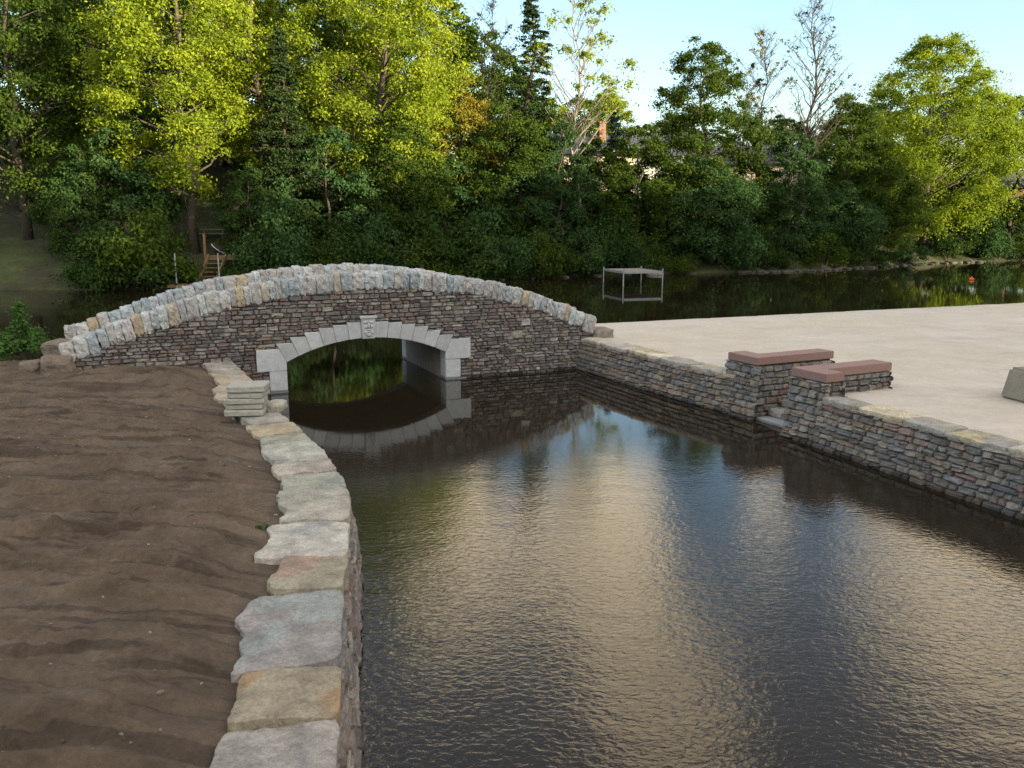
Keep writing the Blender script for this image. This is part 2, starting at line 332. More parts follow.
# left canal wall: outer top edge (z about 0.9)
LW = np.array([(-7.5, 22.05), (-6.6, 20.3), (-5.9, 18.88), (-5.05, 17.0), (-4.34, 15.48), (-3.83, 14.62), (-3.46, 13.87), (-3.08, 13.1), (-2.78, 12.4), (-2.5, 11.75), (-2.27, 11.1), (-2.06, 10.13), (-1.87, 9.0), (-1.71, 7.9), (-1.53, 6.95), (-1.40, 6.2), (-1.27, 5.5), (-1.17, 4.8), (-1.05, 3.4), (-0.95, 1.5), (-0.9, -2.0)])
def lwx(y): return np.interp(y, LW[::-1, 1], LW[::-1, 0])
def hgt(x, y):
    s = shore(x); d = y - s
    far = np.interp(d, [-4, -1.5, 0.3, 2.5, 6, 16, 40, 100, 400], [-2, -0.9, 0.1, 0.9, 1.6, 4.2, 6.6, 9, 16])
    far = far + np.where(d > 1, 0.3 * fbm(np.stack([x * 0.12, y * 0.12, 0 * x], -1), 3), 0)
    far = far + 9 * np.clip((-x - 2) / 22, 0, 1) * np.clip((d - 26) / 28, 0, 1)
    # near side
    line = BA[1] + BW + (x - BA[0]) * 0.4437 + 1.6
    near = np.interp(y - np.where(x < -10, np.minimum(line, 24.5), line), [-2.2, -0.2, 1.5], [0.35, 0.1, -2])
    lx = lwx(np.clip(y, -2, 22)); rx = np.interp(y, [-60, 0, 12.3, 17.5, 25.5, 30], [11, 11, 8.1, 5.95, 2.3, 0.4])
    rx = rx + np.where((y > 15.5) & (y < 21.5), 2.6, 0)
    canal = (x > lx - 0.25) & (x < rx + 0.35) & (y < 31)
    near = np.where(canal, -2, near)
    # river runs on to the right behind the plaza, below a wooded ridge
    ridge_x = np.interp(y, [-120, 40, 50, 60, 66], [44, 44, 52, 66, 90])
    rd = np.clip((x - ridge_x) / 10, 0, 1); rd = rd * rd * (3 - 2 * rd)
    yl = np.clip((64 - y) / 8, 0, 1)
    near = np.maximum(near, -2 + (2.2 + 7 * rd) * yl * (x > ridge_x - 5))
    back = np.clip((-y - 8) / 30, 0, 1) * 3
    near = np.where(canal & (y > -25), near, near + np.where(near > 0, back, 0))
    return np.where(d > -4, far, near)
xs = np.concatenate([np.arange(-400, -60, 10), np.arange(-60, 100, 1.0), np.arange(100, 420, 10)])
ys = np.concatenate([np.arange(-160, -20, 6), np.arange(-20, 120, 1.0), np.arange(120, 760, 20)])
X, Y = np.meshgrid(xs, ys, indexing='ij'); Z = hgt(X, Y)
def grid_faces(a, b):
    i, j = np.meshgrid(np.arange(a - 1), np.arange(b - 1), indexing='ij'); k = (i * b + j).ravel()
    return np.stack([k, k + b, k + b + 1, k + 1], 1)
me = fast_mesh('ground', np.stack([X, Y, Z], -1).reshape(-1, 3), grid_faces(len(xs), len(ys)), True)
tag(obj_mesh('ground', me, M['ground']), kind='structure')

# water
mw = bpy.data.materials.new('water'); mw.use_nodes = True; t = mw.node_tree; b = t.nodes['Principled BSDF']
b.inputs['Base Color'].default_value = (0.020, 0.016, 0.008, 1); b.inputs['Roughness'].default_value = 0.03; b.inputs['IOR'].default_value = 1.40
co = N(t, 'ShaderNodeTexCoord'); sp = N(t, 'ShaderNodeSeparateXYZ'); t.links.new(co.outputs['Object'], sp.inputs[0])
bd_ = N(t, 'ShaderNodeTexNoise'); bd_.inputs['Scale'].default_value = 1.5; bd_.inputs['Detail'].default_value = 5; t.links.new(co.outputs['Object'], bd_.inputs['Vector'])
bc = N(t, 'ShaderNodeMix', data_type='RGBA'); bc.inputs[6].default_value = (0.010, 0.0078, 0.0042, 1); bc.inputs[7].default_value = (0.020, 0.0150, 0.0085, 1)
t.links.new(bd_.outputs['Fac'], bc.inputs[0]); t.links.new(bc.outputs[2], b.inputs['Base Color'])
ma = N(t, 'ShaderNodeMapping'); ma.inputs['Scale'].default_value = (10.0, 15.5, 1); ma.inputs['Rotation'].default_value = (0, 0, R(24)); t.links.new(co.outputs['Object'], ma.inputs[0])
na = N(t, 'ShaderNodeTexNoise'); na.inputs['Scale'].default_value = 1.0; na.inputs['Detail'].default_value = 3; na.inputs['Distortion'].default_value = 0.6; t.links.new(ma.outputs[0], na.inputs['Vector'])
mb_ = N(t, 'ShaderNodeMapping'); mb_.inputs['Scale'].default_value = (1.1, 1.9, 1); mb_.inputs['Rotation'].default_value = (0, 0, R(-12)); t.links.new(co.outputs['Object'], mb_.inputs[0])
nb = N(t, 'ShaderNodeTexNoise'); nb.inputs['Scale'].default_value = 1.0; nb.inputs['Detail'].default_value = 2; t.links.new(mb_.outputs[0], nb.inputs['Vector'])
sm = N(t, 'ShaderNodeMath', operation='MULTIPLY_ADD'); sm.inputs[1].default_value = 1.5; t.links.new(nb.outputs['Fac'], sm.inputs[0]); t.links.new(na.outputs['Fac'], sm.inputs[2])
# breeze patches ripple the near canal, the lee of the bridge stays calm
nr_ = N(t, 'ShaderNodeMapRange', interpolation_type='SMOOTHSTEP'); nr_.inputs['From Min'].default_value = 19; nr_.inputs['From Max'].default_value = 8.5; nr_.inputs['To Min'].default_value = 0.04; nr_.inputs['To Max'].default_value = 1.0
t.links.new(sp.outputs['Y'], nr_.inputs['Value'])
bp = N(t, 'ShaderNodeBump'); bp.inputs['Distance'].default_value = 0.0078
st = N(t, 'ShaderNodeMath', operation='MULTIPLY'); st.inputs[1].default_value = 0.75; t.links.new(nr_.outputs[0], st.inputs[0]); t.links.new(st.outputs[0], bp.inputs['Strength'])
t.links.new(sm.outputs[0], bp.inputs['Height']); t.links.new(bp.outputs[0], b.inputs['Normal'])
me = fast_mesh('water', [(-420, -160, 0), (420, -160, 0), (420, 170, 0), (-420, 170, 0)], [(0, 1, 2, 3)])
tag(obj_mesh('water', me, mw), kind='structure')

# bare raked soil on the left bank
ya = np.concatenate([np.arange(2.8, 10, 0.024), np.arange(10, 24.6, 0.045)])
ta = np.concatenate([np.linspace(0, 6, 240), np.linspace(6.06, 12, 90), np.linspace(12.2, 34, 60)])
YY, TT = np.meshgrid(ya, ta, indexing='ij')
XX = lwx(YY) - 0.30 - TT
def soil_h(x, y, t):
    P = lambda sx, sy, k=0: np.stack([x * sx + y * 0.25 * sx, y * sy - x * 0.12 * sy, 0 * x + k], -1)
    r = fbm(P(0.28, 1.15), 11, 3)
    ph = (r * 3.0 + y * 0.22 + fbm(P(0.5, 0.5, 4), 5, 2) * 0.9) % 1.0
    saw = np.where(ph < 0.80, ph / 0.80, (1 - ph) / 0.20)       # scarps where the rake turned
    h = 0.10 * fbm(P(0.16, 0.42, 3), 21, 2) + 0.05 * (saw - 0.5) * np.clip(0.45 + fbm(P(0.35, 0.6, 8), 31, 2) * 2.4, 0.04, 1.3)
    rr_ = random.Random(77)
    for q in range(85):
        y0 = 3.2 + 17.5 * (q + rr_.random()) / 85; x0 = rr_.uniform(-9.5, -2.2); wl_ = rr_.uniform(0.8, 3.4); A_ = rr_.uniform(0.035, 0.12) * (1 if y0 < 12 else 0.8)
        yl_ = y0 + (x - x0) * rr_.uniform(-0.28, 0.06) + 0.16 * fbm(np.stack([x * 0.9, 0 * x + q, 0 * x], -1), q, 3) + 0.03 * noise3(np.stack([x * 6, 0 * x + q, 0 * x], -1), q)
        d_ = y - yl_; win = np.clip(1.25 - np.abs(x - x0) / wl_, 0, 1); win = win * win * (3 - 2 * win)
        h = h + A_ * win * np.where(d_ > 0, np.exp(-d_ / 0.33), np.clip(1 + d_ / 0.07, 0, 1))
    h += 0.055 * fbm(P(1.2, 5.5, 2), 41, 3) + 0.04 * fbm(P(6, 9, 1), 51, 4) + 0.016 * fbm(P(22, 28, 1), 57, 2)
    fy = y + 0.10 * x + 0.35 * fbm(P(0.35, 0.5, 14), 81, 3); h += 0.026 * np.sin(fy * 2 * math.pi / 0.27) * np.clip(0.4 + 1.8 * fbm(P(0.4, 0.9, 12), 83, 2), 0, 1)
    c = noise3(P(9, 9, 7), 61); h += 0.030 * np.clip(c - 0.62, 0, 1) / 0.38
    c = noise3(P(3.2, 3.2, 9), 71); h += 0.07 * np.clip(c - 0.72, 0, 1) / 0.28
    edge = np.clip(t / 0.9, 0, 1)
    edge = np.clip((t - 0.45) / 0.8, 0, 1); z = 0.822 + h * (0.06 + 0.94 * edge) - 0.10 * (1 - np.clip(t / 0.3, 0, 1)) + 0.07 * edge + 0.05 * np.clip(t - 0.6, 0, 1) * np.clip((18 - y) / 6, 0, 1)
    mound = np.exp(-(((x + 8.9) / 1.6) ** 2 + ((y - 19.3) / 0.9) ** 2)) * 0.16 - np.exp(-(((x + 5.9) / 1.2) ** 2 + ((y - 15.8) / 1.0) ** 2)) * 0.10
    return z + mound
ZS = soil_h(XX, YY, TT)
lim = np.where(XX > -10.7, BA[1] + (XX - BA[0]) * 0.4437 + 0.35, 21.8 + 0.3 * np.sin(XX))
ZS = np.where(YY > lim, ZS - np.clip((YY - lim) * 1.2, 0, 2.5), ZS)
m_soil = mat('bare_soil', (0.092, 0.069, 0.051), 1.0, 2.2, 0.25, 1.0, 35, col2=(0.120, 0.092, 0.068), bdist=0.02)
t = m_soil.node_tree; b = t.nodes['Principled BSDF']; src = b.inputs['Base Color'].links[0].from_socket
mpp = N(t, 'ShaderNodeMapping'); mpp.inputs['Rotation'].default_value = (0, 0, R(8)); mpp.inputs['Scale'].default_value = (0.4, 3.6, 1)
cco = N(t, 'ShaderNodeTexCoord'); t.links.new(cco.outputs['Object'], mpp.inputs[0])
n = N(t, 'ShaderNodeTexNoise'); n.inputs['Scale'].default_value = 1.0; n.inputs['Detail'].default_value = 10; n.inputs['Roughness'].default_value = 0.62; n.inputs['Distortion'].default_value = 0.7; t.links.new(mpp.outputs[0], n.inputs['Vector'])
mr = N(t, 'ShaderNodeMapRange'); mr.inputs['From Min'].default_value = 0.52; mr.inputs['From Max'].default_value = 0.58; mr.inputs['To Min'].default_value = 1.10; mr.inputs['To Max'].default_value = 0.66  # dark streaks: damp soil, deepened in colour for furrow shade the relief lacks
t.links.new(n.outputs['Fac'], mr.inputs['Value']); vs = N(t, 'ShaderNodeVectorMath', operation='SCALE'); t.links.new(src, vs.inputs[0]); t.links.new(mr.outputs[0], vs.inputs['Scale']); t.links.new(vs.outputs[0], b.inputs['Base Color'])
me = fast_mesh('soil', np.stack([XX, YY, ZS], -1).reshape(-1, 3), grid_faces(len(ya), len(ta))[:, ::-1], True)
tag(obj_mesh('soil', me, m_soil), kind='structure')

# small stones and debris lying on the soil
mb = MB(); rp_ = random.Random(3)
pk = [(3.2 + 14 * rp_.random() ** 1.3, rp_.uniform(0.5, 9)) for k in range(420)]
py_ = np.array([p[0] for p in pk]); pt_ = np.array([p[1] for p in pk]); px2 = lwx(py_) - 0.30 - pt_; pz_ = soil_h(px2, py_, pt_)
for k in range(420):
    y = float(py_[k]); x = float(px2[k]); z = float(pz_[k]); sz = rp_.uniform(0.012, 0.034) * (1.5 if rp_.random() < 0.06 else 1)
    V, F = rock((sz * rp_.uniform(1, 1.8), sz, sz * 0.7), k, 3, 0.2, 2); g = rp_.choice([(.30, .28, .25), (.20, .17, .14), (.13, .10, .08), (.10, .08, .06)])
    mb.add(xf(V, rp_.uniform(0, 3)) + np.array([x, y, z + sz * 0.15]), F, g)
tag(mb.build('pebbles', M['stone'], None, False), kind='stuff')

# concrete plaza on the right bank
def rwx(y): return np.interp(y, [-60, 0, 12.26, 17.48, 18.68, 25.55, 31], [11.2, 11.6, 7.90, 5.80, 5.43, 2.12, -0.6])
PZ = 0.90
ya = np.arange(-30, 45, 0.25); ta = np.concatenate([np.linspace(0.12, 6, 60), np.linspace(6.4, 40, 70)])
YY, TT = np.meshgrid(ya, ta, indexing='ij'); XX = rwx(YY) + 0.1 + TT
farl = 28.62 + (XX - 0.3) * 0.385
Yc = np.minimum(YY, farl)
ZP = PZ + 0.012 * fbm(np.stack([XX * 0.5, YY * 0.5, 0 * XX], -1), 9, 3) + 0.03 * np.exp(-TT / 0.5) * (0.5 + fbm(np.stack([XX * 3, YY * 3, 0 * XX], -1), 19, 3))
ZP = np.where(YY > farl + 0.3, -0.8, ZP)
m_pl = mat('cast_plaza', (0.50, 0.455, 0.385), 0.9, 0.9, 0.10, 0.3, 25, col2=(0.52, 0.48, 0.43), bdist=0.01)
# faint form joints
t = m_pl.node_tree; b = t.nodes['Principled BSDF']
src = b.inputs['Base Color'].links[0].from_socket
n = N(t, 'ShaderNodeTexNoise'); n.inputs['Scale'].default_value = 0.35; n.inputs['Detail'].default_value = 9; n.inputs['Roughness'].default_value = 0.75
mpp = N(t, 'ShaderNodeMapping'); mpp.inputs['Rotation'].default_value = (0, 0, R(-20)); mpp.inputs['Scale'].default_value = (0.6, 2.4, 1)
cco = N(t, 'ShaderNodeTexCoord'); t.links.new(cco.outputs['Object'], mpp.inputs[0]); t.links.new(mpp.outputs[0], n.inputs['Vector'])
mr = N(t, 'ShaderNodeMapRange'); mr.inputs['From Min'].default_value = 0.56; mr.inputs['From Max'].default_value = 0.74; mr.inputs['To Min'].default_value = 1.0; mr.inputs['To Max'].default_value = 0.70
t.links.new(n.outputs['Fac'], mr.inputs['Value']); vs = N(t, 'ShaderNodeVectorMath', operation='SCALE'); t.links.new(src, vs.inputs[0]); t.links.new(mr.outputs[0], vs.inputs['Scale']); t.links.new(vs.outputs[0], b.inputs['Base Color'])
# notch where the water steps go down
ss_ = (XX - 5.52) * 0.435 - (YY - 18.91) * 0.9; rr_ = (XX - 5.52) * 0.9 + (YY - 18.91) * 0.435
inn = (rr_ < 1.95) & (ss_ > -0.22) & (ss_ < 1.62)
ZP = np.where(inn, -0.6, ZP)
me = fast_mesh('plaza', np.stack([XX, Yc, ZP], -1).reshape(-1, 3), grid_faces(len(ya), len(ta))[:, ::-1], True)
tag(obj_mesh('plaza', me, m_pl), kind='structure')

# ============================================================ BRIDGE
TOPU = np.array([-5.2, -4.52, -4.14, -3.57, -3.04, -2.57, -1.88, -1.4, -0.93, -0.08, 0.92, 1.96, 3.04, 3.57, 4.59, 5.45, 6.17, 6.76, 7.52, 8.3, 8.94, 9.25])
TOPZ = np.array([1.56, 1.76, 1.93, 2.13, 2.29, 2.42, 2.61, 2.71, 2.80, 2.94, 3.04, 3.09, 3.09, 3.06, 2.94, 2.79, 2.64, 2.47, 2.23, 1.94, 1.64, 1.50])
ctop = lambda u: np.interp(u, TOPU, TOPZ)
cbot = lambda u: np.interp(u, TOPU, TOPZ) - 0.43
SPR = 0.80; RISE = 0.53; HC = 2.205; UC = 2.205; RAD = (HC * HC + RISE * RISE) / (2 * RISE)
def soffit(u): return SPR + RISE - RAD + np.sqrt(np.maximum(RAD ** 2 - (u - UC) ** 2, 0))
bridge = empty('stone_bridge', (float(BA[0] + BD[0] * UC + BN[0] * 2.1), float(BA[1] + BD[1] * UC + BN[1] * 2.1), 0), label='humped stone footbridge with pale granite arch ring and upright coping stones', cat='bridge')
bridge_loc = np.array(bridge.location)
def part(mb, name, m, parent, smooth=False):
    """link a mesh given in world coordinates under a parent at an unrotated location"""
    o = mb.build(name, m, None, smooth)
    o.parent = parent
    p = parent; off = Vector((0, 0, 0))
    while p: off += Vector(p.location); p = p.parent
    o.location = -off
    return o
def bmap(side):
    if side == 0: return lambda u, v, d: np.stack([BA[0] + BD[0] * u - BN[0] * d, BA[1] + BD[1] * u - BN[1] * d, v], -1)
    return lambda u, v, d: np.stack([BA[0] + BD[0] * u + BN[0] * (BW + d), BA[1] + BD[1] * u + BN[1] * (BW + d), v], -1)
ang = np.arcsin(HC / RAD); NV = 13
va = np.linspace(-ang, ang, NV + 1)
vu = UC + RAD * np.sin(va)          # joint feet on the soffit
rt = [1.31, 1.45, 1.56, 1.65, 1.71, 1.77, 1.92, 1.75, 1.71, 1.65, 1.56, 1.43, 1.29]
ZC = SPR + RISE - RAD
def jl(k, z): return UC + (z - ZC) * math.tan(va[k])
vo = []                              # outer joint feet
for k, a in enumerate(va):
    i = min(k, NV - 1) if k <= NV // 2 else k - 1
    z = rt[i] if i != 6 else 1.74
    rr = (z - (SPR + RISE - RAD)) / math.cos(a); vo.append(UC + rr * math.sin(a))
def ringhole(v):
    if v < 0.62: return (-0.45, 4.86)
    if v < 1.17: return (-0.78, 5.14)
    us = [(jl(i, min(v, rt[i])), jl(i + 1, min(v, rt[i]))) for i in range(NV) if rt[i] > v]
    if not us: return None
    return (us[0][0], us[-1][1])
for side in (0, 1):
    mp_ = bmap(side); mb = MB()
    courses(mb, mp_, -5.12, 9.1, -0.25, 2.75, ringhole, lambda u: cbot(u) + 0.01, rowh=(0.07, 0.135), wid=(0.11, 0.36), gap=0.0025)
    # a few pale blocks
    for (u0, v0, w0, h0, c) in ((6.75, 1.42, 0.33, 0.2, (0.34, 0.33, 0.32)), (6.45, 1.05, 0.38, 0.24, (0.28, 0.27, 0.22)), (-0.35, 2.0, 0.35, 0.1, (0.36, 0.33, 0.29))):
        stone(mb, lambda u, v, d: mp_(u, v, d + 0.022), u0, u0 + w0, v0, v0 + h0, c)
    wall = part(mb, 'spandrel_wall', M['stone'], bridge)
    # the wall's core, set behind the stones
    mb = MB(); un = np.unique(np.concatenate([np.linspace(-5.14, 9.12, 60), [-0.121, -0.12, 4.53, 4.531]]))
    V = []; 
    for u in un:
        lo_ = max(float(soffit(min(max(u, 0), 4.41))), 0.8) + 0.12 if -0.1205 < u < 4.5305 else -0.5
        for d in (-0.03, -0.5):
            for v in (lo_, float(cbot(u)) + 0.03): V.append(mp_(np.array(u), np.array(v), np.array(d)))
    F = []
    for i in range(len(un) - 1):
        a = i * 4; c = a + 4
        F += [(a, c, c + 1, a + 1), (a + 2, a + 3, c + 3, c + 2), (a + 1, c + 1, c + 3, a + 3), (a, a + 2, c + 2, c)]
    F += [(0, 1, 3, 2), (a + 4, a + 6, a + 7, a + 5)]
    mb.add(V, F); part(mb, 'core', M['gap'], wall)
    # ring of dressed granite
    def prism(poly, d0, d1, bev=0.012):
        bm = bmesh.new()
        fr = [bm.verts.new(tuple(mp_(np.array(p[0]), np.array(p[1]), np.array(d0)))) for p in poly]
        bk = [bm.verts.new(tuple(mp_(np.array(p[0]), np.array(p[1]), np.array(d1)))) for p in poly]
        n_ = len(poly); bm.faces.new(fr); bm.faces.new(bk[::-1])
        for i in range(n_): bm.faces.new((fr[i], bk[i], bk[(i + 1) % n_], fr[(i + 1) % n_]))
        bmesh.ops.recalc_face_normals(bm, faces=bm.faces); bmesh.ops.bevel(bm, geom=bm.edges[:], offset=bev, segments=1, affect='EDGES')
        V = [v.co[:] for v in bm.verts]; bm.verts.index_update(); F = [[v.index for v in f.verts] for f in bm.faces]; bm.free(); return V, F
    def granite(name, poly, d0=0.055, d1=-0.42):
        mb = MB(); V, F = prism(poly, d0 + random.uniform(-0.004, 0.004), d1); g__ = random.uniform(0.82, 1.04); mb.add(V, F, (0.43 * g__, 0.46 * g__, 0.49 * g__)); return part(mb, name, M['dressed'], bridge)
    g_ = 0.003
    for i in range(NV):
        a0, a1 = va[i], va[i + 1]
        p = [(vu[i] + g_, float(soffit(vu[i]))), (vu[i + 1] - g_, float(soffit(vu[i + 1])))]
        if i == 6:
            p = [(vu[6] + g_, float(soffit(vu[6])) - 0.015), (vu[7] - g_, float(soffit(vu[7])) - 0.015), (vu[7] + 0.02, 1.86), (vu[6] - 0.02, 1.86)]
            k = granite('keystone', p, 0.11)
            # moulded top and a worn carved mask
            mb = MB(); V, F = prism([(vu[6] - 0.05, 1.86), (vu[7] + 0.05, 1.86), (vu[7] + 0.06, 1.93), (vu[6] - 0.06, 1.93)], 0.15, -0.3); mb.add(V, F, (0.44, 0.46, 0.48)); part(mb, 'keystone_cap', M['dressed'], k)
            mb = MB(); uc = (vu[6] + vu[7]) / 2
            for (du, v, sx, sy, sz, q) in ((-0.075, 1.76, 0.13, 0.07, 0.06, 1), (0.075, 1.76, 0.13, 0.07, 0.06, 2), (0, 1.66, 0.06, 0.12, 0.15, 3), (-0.08, 1.64, 0.09, 0.08, 0.09, 4), (0.08, 1.64, 0.09, 0.08, 0.09, 5), (0, 1.55, 0.15, 0.08, 0.04, 6), (0, 1.50, 0.13, 0.07, 0.05, 7), (-0.09, 1.49, 0.08, 0.09, 0.12, 8), (0.09, 1.49, 0.08, 0.09, 0.12, 9), (0, 1.42, 0.16, 0.08, 0.10, 10)):
                V, F = rock((sx, sy, sz), q, 2.4, 0.06, 3); c = mp_(np.array(uc + du), np.array(v), np.array(0.115))
                mb.add(xf(V, math.atan2(BD[1], BD[0])) + c, F, (0.46, 0.47, 0.48))
            part(mb, 'carved_mask', M['dressed'], k, True)
            continue
        top = rt[i]
        uo0, uo1 = jl(i, top), jl(i + 1, top)
        # stepped extrados: flat top, sloped joints
        p += [(uo1 - g_, top), (uo0 + g_, top)]
        granite('voussoir', p)
    for (sgn, ue) in ((-1, 0.0), (1, 4.41)):
        granite('springer', [(ue - 0.0, 0.585), (ue, SPR), (jl(0 if sgn < 0 else NV, 1.165), 1.165), (ue + sgn * 0.76, 1.165), (ue + sgn * 0.76, 0.585)][::(1 if sgn < 0 else -1)], 0.06)
        granite('jamb_stone', [(ue, 0.04), (ue, 0.58), (ue + sgn * 0.45, 0.58), (ue + sgn * 0.45, 0.04)], 0.05)
        granite('footing_stone', [(ue - sgn * 0.01, -0.3), (ue - sgn * 0.01, 0.035), (ue + sgn * 0.62, 0.035), (ue + sgn * 0.62, -0.3)], 0.075)
# barrel
mb = MB(); q0, q1 = 0.42, BW - 0.42; uu = np.linspace(0, 4.41, 25); V = []; F = []
for u in uu:
    for off in (q0, q1):
        for dz in (0.0, 0.2): V.append((BA[0] + BD[0] * u + BN[0] * off, BA[1] + BD[1] * u + BN[1] * off, float(soffit(u)) + dz))
for i in range(len(uu) - 1): a = i * 4; F += [(a, a + 2, a + 6, a + 4), (a + 1, a + 5, a + 7, a + 3)]
mb.add(V, F)
for (ua, ub) in ((-0.3, 0.0), (4.41, 4.71)):
    V = [(BA[0] + BD[0] * u + BN[0] * o_, BA[1] + BD[1] * u + BN[1] * o_, z) for u in (ua, ub) for o_ in (q0, q1) for z in (-0.6, 0.8)]
    mb.add(V, [(0, 1, 3, 2), (4, 6, 7, 5), (0, 4, 5, 1), (2, 3, 7, 6), (1, 5, 7, 3)])
part(mb, 'arch_barrel', M['barrel'], bridge)
# deck
mb = MB(); uu = np.linspace(-5.1, 9.1, 40); V = []; F = []
for u in uu:
    for off in (0.45, BW - 0.45): V.append((BA[0] + BD[0] * u + BN[0] * off, BA[1] + BD[1] * u + BN[1] * off, float(cbot(u)) - 0.12))
for i in range(len(uu) - 1): a = i * 2; F += [(a, a + 1, a + 3, a + 2)]
mb.add(V, F); part(mb, 'deck', M['brownrock'], bridge)
# end walls close the two ends of the bridge
for ue in (-5.1, 9.08):
    e = lambda u, v, d, ue=ue: np.stack([BA[0] + BD[0] * (ue + math.copysign(1, ue) * d) + BN[0] * u, BA[1] + BD[1] * (ue + math.copysign(1, ue) * d) + BN[1] * u, v], -1)
    for (a_, b_) in ((0.0, 0.5), (BW - 0.5, BW)): mb = MB(); courses(mb, e, a_, b_, 0.2, float(cbot(ue)), rowh=(0.1, 0.15)); part(mb, 'end_wall', M['stone'], bridge)
# coping
CPAL = [(0.37, 0.43, 0.46), (0.46, 0.50, 0.52), (0.31, 0.37, 0.41), (0.42, 0.43, 0.42), (0.47, 0.49, 0.50), (0.36, 0.40, 0.43), (0.40, 0.40, 0.39), (0.42, 0.41, 0.42)]
WARM = [(0.45, 0.38, 0.28), (0.44, 0.37, 0.26), (0.43, 0.40, 0.33)]
ncop = 0
for side in (0, 1):
    u = -5.22 if side == 0 else -5.35; uend = 9.28; k = 0
    while u < uend - 0.05:
        wd = random.choice([0.15, 0.18, 0.2, 0.23, 0.26, 0.32]) * random.uniform(0.92, 1.08) * (0.98 if side == 0 else 1.12)
        if u < -4.9: wd = 0.30
        uc = u + wd / 2
        sl = float(np.interp(uc + 0.1, TOPU, TOPZ) - np.interp(uc - 0.1, TOPU, TOPZ)) / 0.2
        h = 0.48 + random.uniform(-0.05, 0.06); V, F = rock((wd * 1.0 + 0.01, 0.60 + random.uniform(-0.04, 0.06), h), 100 * side + k, 11, 0.14, 7, 2.2)
        lean = -math.atan(sl) * 0.55 + random.uniform(-0.03, 0.03)
        V = V * np.array([1, 1, 1]); V[:, 0] *= 1 + 0.05 * V[:, 2] / h
        off = 0.24 if side == 0 else BW - 0.24
        off += random.uniform(-0.02, 0.02)
        V = xf(V, 0, 0, lean); V = xf(V, math.atan2(BD[1], BD[0]))
        zt = float(ctop(uc)) - 0.225 + random.uniform(-0.02, 0.025)
        c = (BA[0] + BD[0] * uc + BN[0] * off, BA[1] + BD[1] * uc + BN[1] * off, zt)
        mb = MB(); col = jit(random.choice(WARM), 0.1, 0.1) if random.random() < 0.09 else jit(random.choice(CPAL), 0.13, 0.1)
        mb.add(V, F, col); o = mb.build('coping_stone', M['coping'], bridge, False); o.location = Vector(c) - bridge.location
        ncop += 1
        k += 1; u += wd
print('coping', ncop)

# ============================================================ CANAL WALLS
def path_map(pts, batter, side, ztop):
    """pts: top outer edge; side +1 = the face looks to the right of travel"""
    pts = np.array(pts, float); seg = np.diff(pts, axis=0); ln = np.hypot(seg[:, 0], seg[:, 1]); S = np.concatenate([[0], np.cumsum(ln)])
    tan = seg / ln[:, None]; tv = np.vstack([tan[:1], (tan[:-1] + tan[1:]) / 2, tan[-1:]]); tv /= np.hypot(tv[:, 0], tv[:, 1])[:, None]
    def f(u, v, d):
        x = np.interp(u, S, pts[:, 0]); y = np.interp(u, S, pts[:, 1]); tx = np.interp(u, S, tv[:, 0]); ty = np.interp(u, S, tv[:, 1])
        nx, ny = ty * side, -tx * side
        e = d + batter * (ztop - v)
        return np.stack([x + nx * e, y + ny * e, v + 0 * x], -1)
    return f, S[-1]
def core(mapf, length, z0, z1, n, dfront=-0.03, dback=-0.4):
    V = []; F = []
    for u in np.linspace(0, length, n):
        for d in (dfront, dback):
            for v in (z0, z1): V.append(mapf(np.array(u), np.array(v), np.array(d)))
    for i in range(n - 1):
        a = i * 4; c = a + 4
        F += [(a, c, c + 1, a + 1), (a + 2, a + 3, c + 3, c + 2), (a + 1, c + 1, c + 3, a + 3)]
    F += [(0, 1, 3, 2), (a + 4, a + 6, a + 7, a + 5)]
    return V, F
